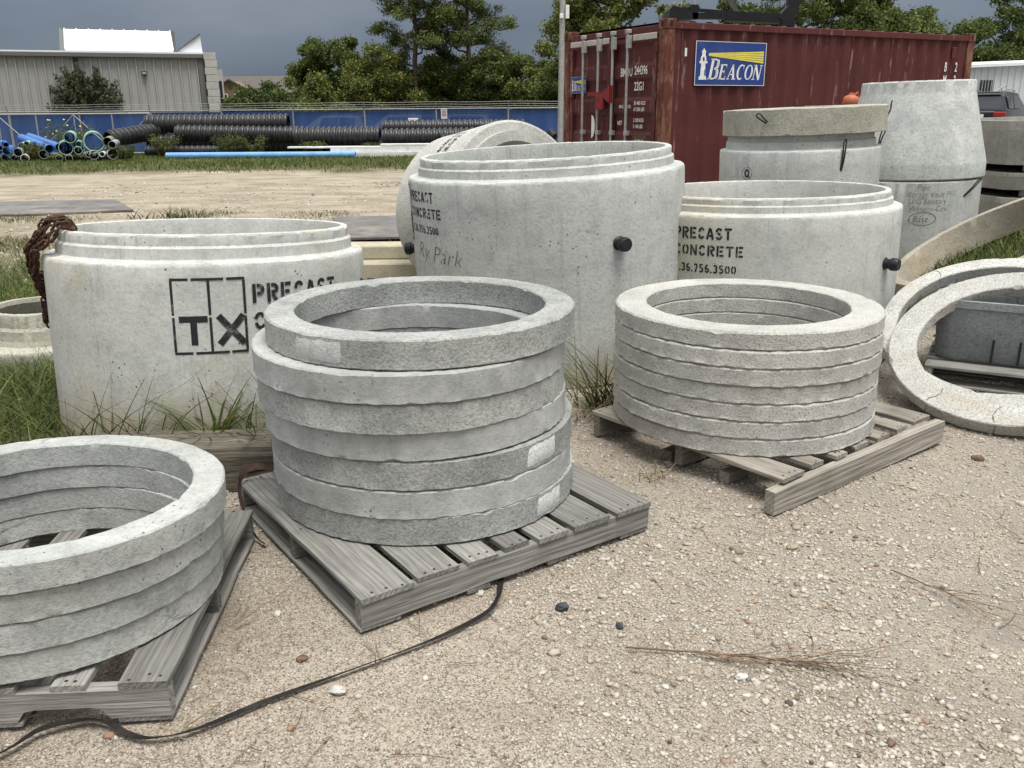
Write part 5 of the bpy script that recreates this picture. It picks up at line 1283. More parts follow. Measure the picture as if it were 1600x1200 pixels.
MB().add([(-4.6, 1, 3.7), (14, 1, 3.7), (12.5, 6, 5.75), (-3, 6, 5.75), (-4.6, 11, 3.7), (14, 11, 3.7)], [(0, 1, 2, 3), (3, 2, 5, 4), (0, 3, 4), (1, 5, 2)]).build('roof', M['shingle'], HS)
MB().box((4.7, 6, 1.85), (18, 9, 3.7)).build('wall', M['brick_tan'], HS)
for x in (-0.35, 1.45):
    wd_ = MB().box((x, -0.02, 2.95), (1.05, 0.12, 1.25)).build('window', M['white_paint'], HS)
    for k in (-1, 1):
        for j in (-1, 1): MB().box((x + k * 0.24, -0.085, 2.95 + j * 0.29), (0.40, 0.02, 0.50)).build('pane', M['glass'], wd_)
MB().box((0.5, -0.02, 4.35), (0.35, 0.08, 0.5)).build('gable_vent', M['shingle'], HS)
HS2 = thing('house', 'low grey roof of a second house seen left of the trees', 'house', (-31.0, 118, 0))
MB().box((7, 4, 1.7), (14, 8, 3.4)).build('wall', M['brick_tan'], HS2)
MB().add([(-0.6, -0.6, 3.3), (14.6, -0.6, 3.3), (12.5, 4, 5.9), (2.5, 4, 5.9), (-0.6, 8.6, 3.3), (14.6, 8.6, 3.3)], [(0, 1, 2, 3), (3, 2, 5, 4), (0, 3, 4), (1, 5, 2)]).build('roof', M['shingle'], HS2)
HS3 = thing('house', 'low brown house half hidden by the trees left of the container', 'house', (1.0, 62, 0))
MB().box((4, 3, 1.0), (8, 6, 2.0)).build('wall', plain('brown_wall', (0.085, 0.06, 0.045), 0.9), HS3)
MB().add([(-0.5, -0.5, 1.95), (8.5, -0.5, 1.95), (7, 3, 3.3), (1, 3, 3.3), (-0.5, 6.5, 1.95), (8.5, 6.5, 1.95)], [(0, 1, 2, 3), (3, 2, 5, 4), (0, 3, 4), (1, 5, 2)]).build('roof', plain('brown_roof', (0.12, 0.075, 0.055), 0.9), HS3)

M['white_siding'] = plain('white_siding', (0.52, 0.54, 0.55), 0.6, 0.05, 1)
B2 = thing('metal_shed', 'white ribbed metal shed at the right border behind the car', 'building', (18.6, 40.0, 0), (0, 0, 0.06))
ribbed(18, 3.05, 0.30, 0.045, 'wall', M['white_siding'], B2, (0, 0, 0), 0, lambda a: 3.02 + a * 0.035)
MB().add([(-0.2, -0.2, 3.02), (18, -0.2, 3.66), (18, 9, 4.0), (-0.2, 9, 3.4), (-0.2, -0.2, 3.14), (18, -0.2, 3.78), (18, 9, 4.1), (-0.2, 9, 3.5)], [(0, 1, 2, 3), (7, 6, 5, 4), (0, 4, 5, 1), (1, 5, 6, 2), (0, 3, 7, 4), (3, 2, 6, 7)]).build('roof', M['roof_white'], B2)
wd_ = MB().box((1.95, -0.07, 2.2), (0.52, 0.06, 0.72)).build('window', M['glass'], B2)
mb = MB(); [mb.box((1.75 + k * 0.13, -0.12, 2.2), (0.03, 0.03, 0.74)) for k in range(4)]; mb.build('window_bar', M['galv'], wd_)
mb = MB()
for k in range(4): mb.tube([(0.6 + k * 0.5, -1.0, 0.6 + k * 0.3), (0.6 + k * 0.5, -1.0, 1.35 + k * 0.3)], 0.025, 6)
mb.tube([(0.4, -1.0, 1.22), (2.3, -1.0, 2.36)], 0.03, 6).tube([(0.4, -1.0, 0.95), (2.3, -1.0, 2.0)], 0.025, 6)
mb.build('stair_rail', M['galv'], B2)
mb = MB(); [mb.box((0.5 + k * 0.28, -0.6, 0.09 + k * 0.17), (0.28, 0.9, 0.17)) for k in range(8)]; mb.build('stair', M['dark_conc'], B2)

# ================================================================== VEHICLES
M['car_dark'] = plain('car_paint_dark', (0.022, 0.026, 0.034), 0.25, 0.05, 3, 0.4, 0.0, 0.6); M['car_white'] = plain('car_paint_white', (0.62, 0.63, 0.64), 0.3, 0.03, 3, 0.0, 0.0, 0.5)
M['tail_red'] = plain('tail_lamp', (0.30, 0.012, 0.015), 0.25, 0.1, 20, spec=0.6); M['tyre'] = plain('tyre', (0.012, 0.012, 0.012), 0.8, 0.2, 20); M['rim'] = plain('rim', (0.35, 0.35, 0.36), 0.35, 0.1, 20, 0.6)
def suv(name, label, loc, rz, paint, group=None):
    """rear end at y=0, heading +y; width along x"""
    o = thing(name, label, 'car', loc, (0, 0, rz), group)
    secs = [(0.0, 0.50, 1.02, 0.88), (0.03, 0.42, 1.08, 0.93), (0.35, 0.36, 1.10, 0.97), (1.2, 0.30, 1.10, 0.99), (2.9, 0.28, 1.08, 0.99), (3.7, 0.28, 1.03, 0.97), (4.5, 0.32, 0.92, 0.92), (4.85, 0.42, 0.75, 0.82)]
    mb = MB(); n = 12; vs = []
    for y, zb, zt, w in secs:
        for x, z in [(-w * .92, zb), (-w, zb + .12), (-w * 1.0, (zb + zt) / 2), (-w * .98, zt - .1), (-w * .93, zt), (-w * .4, zt + .02), (w * .4, zt + .02), (w * .93, zt), (w * .98, zt - .1), (w, (zb + zt) / 2), (w, zb + .12), (w * .92, zb)]: vs.append((x, y, z))
    fs = [(i * n + k, i * n + (k + 1) % n, (i + 1) * n + (k + 1) % n, (i + 1) * n + k) for i in range(len(secs) - 1) for k in range(n)]
    fs += [tuple(range(n - 1, -1, -1)), tuple((len(secs) - 1) * n + k for k in range(n))]
    mb.add(vs, fs); mb.build('body', paint, o, 35)
    cs = [(0.06, 1.08, .90), (0.38, 1.62, .76), (0.55, 1.70, .72), (1.6, 1.76, .74), (2.5, 1.73, .73), (3.4, 1.10, .86)]
    mb = MB(); vs = []
    for y, z, w in cs: vs += [(-0.93 if z > 1.2 else -w, y, 1.07), (-w, y, z), (w, y, z), (0.93 if z > 1.2 else w, y, 1.07)]
    vs2 = []
    for y, z, w in cs: vs2 += [(-.93, y, 1.06), (-w, y, z - 0.04), (-w * .8, y, z), (w * .8, y, z), (w, y, z - 0.04), (.93, y, 1.06)]
    fs = [(i * 6 + k, i * 6 + k + 1, (i + 1) * 6 + k + 1, (i + 1) * 6 + k) for i in range(len(cs) - 1) for k in range(5)] + [(0, 1, 2, 3, 4, 5), tuple(30 + k for k in range(5, -1, -1))]
    mb.add(vs2, fs); mb.build('cabin', paint, o, 30)
    MB().add([(-.80, 0.085, 1.13), (.80, 0.085, 1.13), (.68, 0.335, 1.57), (-.68, 0.335, 1.57)], [(0, 1, 2, 3)]).build('rear_window', M['glass'], o)
    for sx_ in (-1, 1):
        MB().add([(sx_ * .938, .62, 1.13), (sx_ * .935, 1.45, 1.13), (sx_ * .80, 1.42, 1.60), (sx_ * .79, .62, 1.58)], [(0, 1, 2, 3), (3, 2, 1, 0)]).build('side_window', M['glass'], o)
        MB().add([(sx_ * .938, 1.53, 1.13), (sx_ * .935, 2.55, 1.13), (sx_ * .80, 2.35, 1.60), (sx_ * .80, 1.50, 1.61)], [(0, 1, 2, 3), (3, 2, 1, 0)]).build('side_window', M['glass'], o)
        MB().box((sx_ * .78, 0.03, .93), (.42, .12, .17), Matrix.Rotation(sx_ * .12, 3, 'Z'), 0, 0.02).build('tail_light', M['tail_red'], o)
        MB().tube([(sx_ * .62, .6, 1.76), (sx_ * .63, 1.0, 1.82), (sx_ * .63, 2.2, 1.82), (sx_ * .62, 2.5, 1.76)], .025, 6).build('roof_rail', M['galv'], o, 50)
        for y in (0.95, 3.75):
            wh = MB().lathe([(.20, -.11), (.36, -.11), (.37, -.06), (.37, .06), (.36, .11), (.20, .11)], 24, closed=True, axis=Matrix.Translation((sx_ * .88, y, .37)) @ Matrix.Rotation(PI / 2, 4, 'Y')).build('wheel', M['tyre'], o, 40)
            MB().lathe([(0, -.08), (.21, -.09), (.21, .09), (0, .08)], 18, axis=Matrix.Translation((sx_ * .89, y, .37)) @ Matrix.Rotation(PI / 2, 4, 'Y')).build('rim', M['rim'], wh, 40)
    MB().box((0, -0.012, .86), (.50, .02, .15)).build('licence_plate', M['white_paint'], o); MB().box((0, .0, 1.02), (1.2, .05, .03)).build('trim_bar', M['galv'], o); MB().box((0, -.01, .52), (1.6, .08, .16), None, 0, .02).build('bumper', M['tyre'], o)
    MB().box((0, .36, 1.70), (1.3, .22, .04), None, 0, .01).build('spoiler', paint, o)
    return o
suv('parked_car', 'dark grey parked car with red tail lamps at the right border', (17.55, 34.6, 0.27), -0.72, M['car_dark'])
tag(MB().box((0, 0, 0), (30, 10.5, 0.27)).build('pavement', M['dark_conc'], None, None, (30.5, 37.2, 0.133)), kind='structure')
for a_ in (('white car seen dimly through the blue screen, left one', (-6.1, 40.5, 0.0), 1.35), ('white car seen dimly through the blue screen, middle one', (-3.4, 41.0, 0.0), 1.1), ('white car seen dimly through the blue screen, right one', (-0.6, 42.0, 0.0), 1.4)):
    suv('parked_car', *a_, M['car_white'], 'white cars behind the blue screen').scale = (0.8, 0.85, 0.76)

UP = thing('antenna_pole', 'slim grey pole with white antenna boxes left of the container', 'pole', (1.42, 26.0, 0), (0, 0.01, 0))
MB().tube([(0, 0, 0), (0, 0, 7.5)], [0.085, 0.07], 12).build('mast', M['galv'], UP, 60)
MB().box((0.13, -0.06, 4.03), (0.10, 0.10, 0.34), None, 0, 0.012).build('antenna', M['white_paint'], UP); MB().box((-0.03, -0.12, 3.92), (0.10, 0.10, 0.12), None, 0, 0.012).build('antenna', M['white_paint'], UP)

# ================================================================== VEGETATION
def leaf_quads(P, size, g, asp=0.55, up=0.0):
    n = len(P); d = g.normal(0, 1, (n, 3)); d[:, 2] += up; d /= np.linalg.norm(d, axis=1, keepdims=True)
    e_ = g.normal(0, 1, (n, 3)); s = np.cross(d, e_); s /= np.linalg.norm(s, axis=1, keepdims=True) + 1e-9
    L = (size * g.uniform(0.6, 1.35, n))[:, None]; w = L * asp
    V = np.stack([P - d * L * .5, P + s * w * .5, P + d * L * .5, P - s * w * .5], 1)
    return V.reshape(-1, 3), np.arange(4 * n).reshape(-1, 4)
def cloud(cent, rads, n, g, shell=0.45):
    k = len(cent); vol = np.prod(rads, axis=1) ** 0.7; idx = g.choice(k, n, p=vol / vol.sum())
    d = g.normal(0, 1, (n, 3)); d /= np.linalg.norm(d, axis=1, keepdims=True)
    r_ = g.uniform(0, 1, n) ** shell
    return cent[idx] + d * r_[:, None] * rads[idx] * (g.uniform(0.75, 1.1, (n, 1)) + np.clip(g.normal(0, 0.22, (n, 1)), 0, 1))
M['bark'] = plain('bark', (0.085, 0.065, 0.05), 0.95, 0.4, 9, bump=0.9); M['bark_pine'] = plain('bark_pine', (0.12, 0.088, 0.068), 0.95, 0.4, 9, bump=0.9)
M['oak'] = island('leaf_oak', [(0, (0.044, 0.065, 0.019)), (0.45, (0.086, 0.117, 0.033)), (0.8, (0.137, 0.169, 0.046)), (1, (0.208, 0.234, 0.065))], 0.6, 0.35)
M['oak2'] = island('leaf_olive', [(0, (0.058, 0.075, 0.021)), (0.45, (0.117, 0.140, 0.035)), (0.8, (0.182, 0.202, 0.052)), (1, (0.260, 0.260, 0.072))], 0.6, 0.25)
M['pine'] = island('needle_pine', [(0, (0.047, 0.070, 0.022)), (0.45, (0.098, 0.133, 0.036)), (0.8, (0.156, 0.195, 0.052)), (1, (0.234, 0.260, 0.078))], 0.6, 0.2)
M['hedge'] = island('leaf_dark', [(0, (0.036, 0.055, 0.018)), (0.5, (0.072, 0.101, 0.031)), (0.85, (0.114, 0.146, 0.042)), (1, (0.169, 0.195, 0.058))], 0.6, 0.2)
M['bushleaf'] = island('leaf_bush', [(0, (0.029, 0.036, 0.018)), (0.5, (0.058, 0.069, 0.034)), (0.85, (0.107, 0.117, 0.058)), (1, (0.156, 0.163, 0.085))], 0.65, 0.2)
M['grass'] = island('grass_blade', [(0, (0.035, 0.052, 0.014)), (0.4, (0.070, 0.105, 0.024)), (0.75, (0.115, 0.155, 0.036)), (0.92, (0.17, 0.18, 0.055)), (1, (0.28, 0.24, 0.12))], 0.6, 0.25)
M['dry'] = island('dry_straw', [(0, (0.16, 0.12, 0.07)), (0.5, (0.30, 0.24, 0.14)), (1, (0.44, 0.37, 0.24))], 0.7, 0.15)
M['weed'] = island('weed_leaf', [(0, (0.035, 0.045, 0.016)), (0.5, (0.075, 0.095, 0.026)), (0.8, (0.12, 0.14, 0.045)), (1, (0.19, 0.16, 0.08))], 0.65, 0.25)
def limb(mb, a, b, r0, r1, g, n=5, sag=0.12):
    a, b = Vector(a), Vector(b); L = (b - a).length; pts = []
    for i in range(n + 1):
        q = i / n; p = a.lerp(b, q) + Vector((g.uniform(-1, 1), g.uniform(-1, 1), g.uniform(-.5, 1))) * L * sag * math.sin(q * PI) * 0.6
        pts.append(p)
    mb.tube(pts, [r0 + (r1 - r0) * i / n for i in range(n + 1)], 7)
def broadleaf(name, label, x, y, h, rx, rz, zc, nclump, nleaf, size, mat, seed, group=None, cat='tree', trunk=0.16, crad=(0.5, 1.0), jitter=1.0, asp=0.6):
    g = np.random.default_rng(seed); rg = random.Random(seed)
    o = thing(name, label, cat, (x, y, 0), (0, 0, 0), group)
    d = g.normal(0, 1, (nclump, 3)); d /= np.linalg.norm(d, axis=1, keepdims=True)
    nclump = int(nclump * 1.7); nleaf = int(nleaf * 2.7); d = g.normal(0, 1, (nclump, 3)); d /= np.linalg.norm(d, axis=1, keepdims=True)
    q = g.uniform(0.10, 1.0, nclump)[:, None] ** 0.6
    cent = d * q * np.array([rx, rx * 0.85, rz]) * g.uniform(0.75, 1.1 + 0.15 * jitter, (nclump, 1)); cent[:, 2] += zc
    cent[:, 2] = np.clip(cent[:, 2], 0.5, h)
    rads = g.uniform(*crad, (nclump, 1)) * np.array([[1, 1, 0.75]])
    P = cloud(cent, rads, nleaf, g); P = P[P[:, 2] > 0.15]
    V, F = leaf_quads(P, size, g, asp)
    me = np_mesh('crown', V, F); me.materials.append(mat); obj('crown', me, o)
    mb = MB(); limb(mb, (0, 0, -0.1), (rg.uniform(-.2, .2), 0, zc), trunk, trunk * 0.55, rg, 6, 0.05)
    for i in g.choice(nclump, min(nclump, 12), replace=False):
        limb(mb, (0, 0, zc * rg.uniform(.45, .9)), cent[i], trunk * .4, 0.015, rg)
    mb.build('trunk', M['bark'], o, 60); return o
def pine(label, x, y, h, limbs, seed, group, lean=0.0):
    g = np.random.default_rng(seed); rg = random.Random(seed)
    o = thing('pine_tree', label, 'tree', (x, y, 0), (0, 0, 0), group)
    mb = MB(); pts = [(lean * (i / 10) ** 1.5 + rg.uniform(-.06, .06), rg.uniform(-.05, .05), h * i / 10) for i in range(11)]
    mb.tube(pts, [0.20 * (1 - 0.8 * i / 10) + 0.02 for i in range(11)], 9)
    cent = []; rads = []
    for (z, L, a, rise) in limbs:
        z0 = z; px = lean * (z / h) ** 1.5
        b = Vector((px + L * math.cos(a), L * 0.8 * math.sin(a), z + rise))
        limb(mb, (px, 0, z0), b, 0.07, 0.025, rg, 6, 0.16)
        for k in range(8):
            q = rg.uniform(0.35, 1.10); c = Vector((px, 0, z0)).lerp(b, q) + Vector((rg.uniform(-.65, .65), rg.uniform(-.65, .65), rg.uniform(-.05, .55)))
            limb(mb, Vector((px, 0, z0)).lerp(b, q * 0.8), c, 0.028, 0.010, rg, 3)
            cent.append(c[:]); s = rg.uniform(0.36, 0.70); rads.append((s, s, s * 0.66))
    mb.build('trunk', M['bark_pine'], o, 60)
    cent = np.array(cent); rads = np.array(rads)
    P = cloud(cent, rads, 125 * len(cent), g, 0.5)
    V, F = leaf_quads(P, 0.27, g, 0.20, 0.35); me = np_mesh('crown', V, F); me.materials.append(M['pine']); obj('crown', me, o)
    return o
rl = random.Random(31)
def limbset(z0, z1, n, Lmax, seed, low=()):
    r_ = random.Random(seed); out = list(low)
    for i in range(n):
        q = i / (n - 1); z = z0 + (z1 - z0) * q
        out.append((z, Lmax * (0.55 + 0.45 * math.sin(PI * (0.25 + 0.7 * q))) * r_.uniform(.6, 1.1), i * 2.4 + r_.uniform(-.5, .5), r_.uniform(.1, 1.0)))
    return out
pine('tall pine with bare lower trunk behind the fence, left of the two tallest', -6.05, 60, 11.2, limbset(4.9, 10.8, 24, 3.3, 1, [(4.2, 1.9, 3.0, .5), (3.6, 1.4, 0.3, .3)]), 1, 'tall pines behind the fence', 0.15)
pine('tall pine with bare lower trunk behind the fence, right of the two tallest', -2.55, 60, 11.0, limbset(4.7, 10.6, 24, 3.1, 2, [(3.6, 2.6, 0.0, .4)]), 2, 'tall pines behind the fence', -0.2)
TR = [  # label, x, y, h, rx, rz, zc, clumps, leaves, mat
 ('dark rounded tree standing left of the taller pines', -13.2, 64, 7.0, 1.9, 2.3, 3.9, 28, 9000, 'oak'),
 ('round topped green tree just left of the taller pines', -10.3, 63, 6.6, 1.9, 2.5, 4.0, 32, 10000, 'oak'),
 ('low bushy tree at the left end of the row', -15.8, 60, 4.2, 1.7, 1.3, 1.9, 22, 6500, 'hedge'),
 ('olive green shrub tree below the round topped one', -12.4, 58, 3.8, 2.1, 1.5, 1.9, 26, 7500, 'oak2'),
 ('olive green bushy tree left of the first pine trunk', -8.3, 59, 5.8, 2.3, 2.4, 2.9, 36, 11000, 'oak2'),
 ('dark bushy tree between the two pine trunks', -4.5, 61, 6.2, 2.3, 2.7, 3.1, 36, 11500, 'oak'),
 ('broad green tree right of the second pine trunk', -0.6, 60, 5.9, 2.7, 2.5, 3.0, 42, 13000, 'oak'),
 ('yellowish green tree left of the antenna pole', 2.6, 58, 5.4, 2.3, 2.2, 3.0, 34, 10500, 'oak2'),
 ('big leafy tree rising behind the container and the pole', 5.4, 48, 9.2, 3.4, 3.0, 5.9, 50, 17000, 'oak2'),
 ('dark tree behind the pole and the container', 3.4, 52, 4.6, 2.0, 1.9, 2.3, 24, 7500, 'oak'),
 ('dark leafy tree above the right part of the container roof', 17.8, 47, 7.4, 2.6, 2.4, 4.8, 34, 11500, 'oak'),
 ('green tree above the right end of the container', 21.0, 50, 6.7, 2.7, 2.5, 4.2, 36, 12500, 'oak'),
 ('low green tree right of the container corner', 24.2, 51, 5.6, 2.3, 2.3, 3.3, 32, 10000, 'oak'),
 ('dense dark tree at the top right corner', 27.3, 50, 7.2, 2.9, 3.0, 4.2, 42, 14500, 'oak'),
 ('far dark tree at the right border behind the shed', 31.5, 53, 7.0, 2.8, 2.8, 4.0, 32, 10000, 'hedge'),
 ('dim bushy tree filling the gap behind the first pine', -6.7, 68, 4.6, 2.4, 1.9, 2.4, 26, 8000, 'hedge'),
 ('dim bushy tree filling the gap behind the second pine', -2.6, 67, 5.2, 2.3, 2.1, 2.8, 26, 8000, 'hedge'),
 ('leafy tree behind the black jib above the container', 12.6, 50, 7.4, 2.3, 1.9, 5.4, 24, 8000, 'oak'),
]
for i, a in enumerate(TR):
    broadleaf('broadleaf_tree', a[0], a[1], a[2], a[3], a[4], a[5], a[6], a[7], a[8], 0.165, M[a[9]], 500 + i, 'trees beyond the fence', crad=(0.38, 0.78))
pine('pine with open crown behind the middle of the container roof', 14.6, 48, 9.0, limbset(5.2, 8.8, 12, 2.8, 7), 7, 'pines behind the container', 0.3)
pine('pine right of the black jib with branches reaching out', 17.8, 49, 9.4, limbset(5.6, 9.0, 12, 2.8, 8), 8, 'pines behind the container', 0.0)
# conical shrub in front of the warehouse
g = np.random.default_rng(77)
bo = thing('conical_shrub', 'dark spiky conical shrub in front of the grey warehouse wall', 'shrub', (-18.35, 40.3, 0))
mb = MB(); rg = random.Random(7); C_ = []; R_l = []
for k in range(420):
    a = rg.uniform(0, 2 * PI); e_ = rg.uniform(0.02, 1.45); L = rg.uniform(1.0, 1.75) * (0.92 + 0.30 * math.sin(e_)); z0 = rg.uniform(0.8, 1.6)
    tip = Vector((math.cos(a) * math.cos(e_) * L * 1.0, math.sin(a) * math.cos(e_) * L, z0 + math.sin(e_) * L * 0.98))
    limb(mb, (0, 0, z0), tip, 0.016, 0.004, rg, 4, 0.06)
    for q in np.linspace(0.3, 1.0, 6): p = Vector((0, 0, z0)).lerp(tip, q); C_.append(p[:]); R_l.append((0.13, 0.13, 0.15))
mb.tube([(0, 0, 0), (0, 0, 1.8)], 0.08, 8); mb.build('trunk', M['bark'], bo, 60)
P = cloud(np.array(C_), np.array(R_l), 62000, g); V, F = leaf_quads(P, 0.12, g, 0.45, 0.3); me = np_mesh('crown', V, F); me.materials.append(M['bushleaf']); obj('crown', me, bo)
broadleaf('shrub', 'dark shrub beside the pale stone pier of the warehouse', -12.1, 41.0, 2.5, 0.40, 0.6, 1.55, 9, 2200, 0.13, M['hedge'], 641, 'shrubs by the warehouse', 'shrub', 0.05, (0.25, 0.4))
broadleaf('shrub', 'dark low shrub in front of the far tan house', -10.4, 44.0, 2.0, 0.8, 0.45, 1.3, 10, 2600, 0.13, M['hedge'], 642, 'shrubs by the warehouse', 'shrub', 0.05, (0.25, 0.45))
broadleaf('shrub', 'low shrub under the grey roof left of the trees', -8.2, 44.0, 2.0, 1.2, 0.5, 1.25, 12, 3200, 0.13, M['oak'], 643, 'shrubs by the warehouse', 'shrub', 0.05, (0.3, 0.5))
W_LIST = [('tall flowering weed growing behind the blue pipes', -14.9, 30.9, 0.62, 1.25), ('weed between the left pipes and the blue pair', -15.4, 29.6, 0.30, 0.62), ('weed growing at the right end of the pipe pile', -12.6, 29.6, 0.40, 0.5),
        ('weed in front of the black corrugated pipes at left', -12.0, 31.7, 0.40, 0.8), ('larger weed before the middle of the black pipes', -9.75, 31.6, 0.36, 0.8), ('weed right of the larger one before the black pipes', -8.9, 31.6, 0.32, 0.75), ('small weed by the white boards', -6.9, 31.8, 0.30, 0.5), ('small weed under the right black pipe', -4.7, 31.7, 0.32, 0.45)]
def blades(name, pos, h, w, seed, mat, bend=0.6, lean=0.35, az=None, nseg=4):
    g = np.random.default_rng(seed); n = len(pos); a = g.uniform(0, 2 * PI, n) if az is None else az
    d = np.stack([np.cos(a), np.sin(a), 0 * a], 1); s = np.stack([-np.sin(a), np.cos(a), 0 * a], 1)
    rot = g.uniform(0, 2 * PI, n); s = s * np.cos(rot)[:, None] + d * np.sin(rot)[:, None] * 0.5; s /= np.linalg.norm(s, axis=1, keepdims=True)
    h = np.asarray(h) * g.uniform(0.55, 1.3, n); bd = bend * g.uniform(0.2, 1.5, n); ln = lean * g.uniform(0, 1.4, n)
    V = np.zeros((n, nseg + 1, 2, 3))
    for k in range(nseg + 1):
        q = k / nseg
        c = pos + d * (h * (ln * q + bd * q * q))[:, None]; c[:, 2] += h * (q - 0.38 * np.minimum(bd, 1.8) * q * q)
        ww = (w * g.uniform(.8, 1.2, n) * (1 - q) ** 0.6 * 0.5 + 0.0003)[:, None]
        V[:, k, 0] = c - s * ww; V[:, k, 1] = c + s * ww
    m = (nseg + 1) * 2; b = (np.arange(n) * m)[:, None]; F = []
    for k in range(nseg): F.append(np.concatenate([b + 2 * k, b + 2 * k + 1, b + 2 * k + 3, b + 2 * k + 2], 1))
    F = np.stack(F, 1).reshape(-1, 4)
    me = np_mesh(name, V.reshape(-1, 3), F, True); me.materials.append(mat); return me
def field(n, seed, fn, x0, x1, y0, y1):
    g = np.random.default_rng(seed); out = []
    while len(out) < n:
        x, y = g.uniform(x0, x1), g.uniform(y0, y1)
        if g.uniform() < fn(x, y): out.append((x, y, gh(x, y) - 0.004))
    return np.array(out)
for i, (lab, x, y, r_, h) in enumerate(W_LIST):
    o = thing('weed', lab, 'weed', (x, y, 0), (0, 0, 0), 'weeds round the pipes'); g = np.random.default_rng(700 + i); n = 42
    a = g.uniform(0, 2 * PI, n); rr = r_ * g.uniform(0, 1, n) ** 0.6 * 0.45
    pos = np.stack([rr * np.cos(a), rr * np.sin(a), 0 * a], 1)
    obj('stem', blades('stem', pos, h * 0.95, 0.022, 700 + i, M['weed'], 0.35, 0.45, az=a, nseg=4), o)
    P = []
    for k in range(n):
        for q in g.uniform(0.15, 1.0, 30):
            P.append((pos[k, 0] + math.cos(a[k]) * h * (0.28 * q + 0.22 * q * q) + g.normal(0, .07), pos[k, 1] + math.sin(a[k]) * h * (0.28 * q + 0.2 * q * q) + g.normal(0, .07), h * q * g.uniform(.7, 1.0) + 0.02))
    V, F = leaf_quads(np.array(P), 0.10, g, 0.3, 0.3); me = np_mesh('leaf_mass', V, F); me.materials.append(M['weed']); obj('leaf_mass', me, o)
    if i == 0:
        rg = random.Random(3); fm = plain('yellow_flower', (0.55, 0.55, 0.22), 0.7)
        for k in range(11):
            MB().lathe([(0, -0.02), (0.045, 0), (0, 0.03)], 6, axis=Matrix.Translation((rg.uniform(-.8, .8), rg.uniform(-.5, .1), 1.0 + rg.uniform(-.5, .4)))).build('flower', fm, o)
nz = lambda x, y, s, k=0.0: 0.5 + 0.9 * mnoise.noise((x * s, y * s, k))
P = field(32000, 1, lambda x, y: min(1, max(0, (y - 23.4 + 4.0 * (nz(x, y, .35) - .5) + 2.0 * (nz(x, y, 1.3) - .5)) / 3)) * min(1, max(0.05, nz(x, y, .35, 4) * 1.3)), -22, 0.5, 20.5, 33.5)
tag(obj('grass_strip', blades('grass_strip', P, 0.13, 0.020, 2, M['grass'], nseg=2)), 'strip of short rough grass in front of the pipes', 'grass', kind='stuff')
def tx_out(x, y, cx, cy, r_): return (x - cx) ** 2 + (y - cy) ** 2 > r_ * r_
P = field(24000, 3, lambda x, y: (1.0 if tx_out(x, y, -1.52, 4.38, 0.77) and tx_out(x, y, -2.98, 5.45, 0.44) else 0) * min(1, max(0, (-1.95 - x + 0.5 * (nz(x, y, 1.2) - .5)) / 0.35)) * min(1, max(0, (y - 3.35) / 0.5)) * max(0, min(1, (9.5 - y) / 3)), -5.2, -1.6, 3.3, 9.5)
tag(obj('grass_patch', blades('grass_patch', P, 0.20, 0.0060, 4, M['grass'], 0.8, 0.5)), 'lush green grass left of the chain vault', 'grass', kind='stuff')
P = field(9000, 5, lambda x, y: max(0, nz(x, y, .8, 7) - .55) * 2.2, -9, 3, 7.5, 14)
tag(obj('dry_grass', blades('dry_grass', P, 0.07, 0.008, 6, M['weed'], nseg=2)), 'thin dry grass on the dirt behind the vaults', 'grass', kind='stuff')
def mound_z(x, y):
    return max(0.0, min(0.62, (x - 3.05) * 0.50)) * min(1, max(0, (y - 5.3) / 0.9)) * min(1, max(0, (8.2 - y) / 0.9)) * (0.92 + 0.12 * mnoise.noise((x * 2, y * 2, 0))) - 0.02
mx_, my_ = np.meshgrid(np.arange(2.8, 6.6, 0.08), np.arange(5.1, 8.4, 0.08)); mv = np.stack([mx_.ravel(), my_.ravel(), [mound_z(x, y) for x, y in zip(mx_.ravel(), my_.ravel())]], 1)
a_, b_ = mx_.shape; ii, jj = np.meshgrid(np.arange(a_ - 1), np.arange(b_ - 1), indexing='ij')
me = np_mesh('terrain_mound', mv, np.stack([ii * b_ + jj, ii * b_ + jj + 1, (ii + 1) * b_ + jj + 1, (ii + 1) * b_ + jj], -1).reshape(-1, 4), True)
me.materials.append(plain('mound_soil', (0.09, 0.085, 0.045), 0.95, 0.3, 9)); tag(obj('terrain_mound', me), kind='structure')
P = field(16000, 8, lambda x, y: 1.0, 3.0, 6.2, 5.4, 8.1); P[:, 2] = [mound_z(x, y) for x, y in P[:, :2]]
tag(obj('grass_right', blades('grass_right', P, 0.11, 0.008, 9, M['grass'])), 'green grass under the large tilted ring at the right', 'grass', kind='stuff')
# weeds at the foot of the vaults: each tuft a thing
def tuft(label, x, y, n, h, w, seed, mat, spread=0.05, bend=0.7, lean=0.6, cat='weed', z=0.0):
    g = np.random.default_rng(seed); pos = np.stack([g.normal(0, spread, n), g.normal(0, spread * .6, n), np.zeros(n)], 1)
    o = obj('grass_tuft', blades('grass_tuft', pos, h, w, seed, M[mat], bend, lean, nseg=6), None, (x, y, z)); return tag(o, label, cat, 'tufts at the foot of the vaults')
tuft('bright green tuft with long blades at the foot of the chain vault', -1.30, 3.60, 70, 0.36, 0.009, 11, 'grass', 0.035, z=0.06)
tuft('dark dry stalks at the foot of the chain vault, left of the green tuft', -1.62, 3.57, 40, 0.40, 0.007, 12, 'weed', 0.10, 0.5, z=0.03)
tuft('brown bent stalks at the left foot of the chain vault', -1.95, 3.66, 40, 0.36, 0.006, 13, 'weed', 0.08, 0.9)
tuft('thin bent stalks above the split timber', -1.08, 3.62, 60, 0.36, 0.0055, 14, 'weed', 0.08, 0.9, z=0.08)
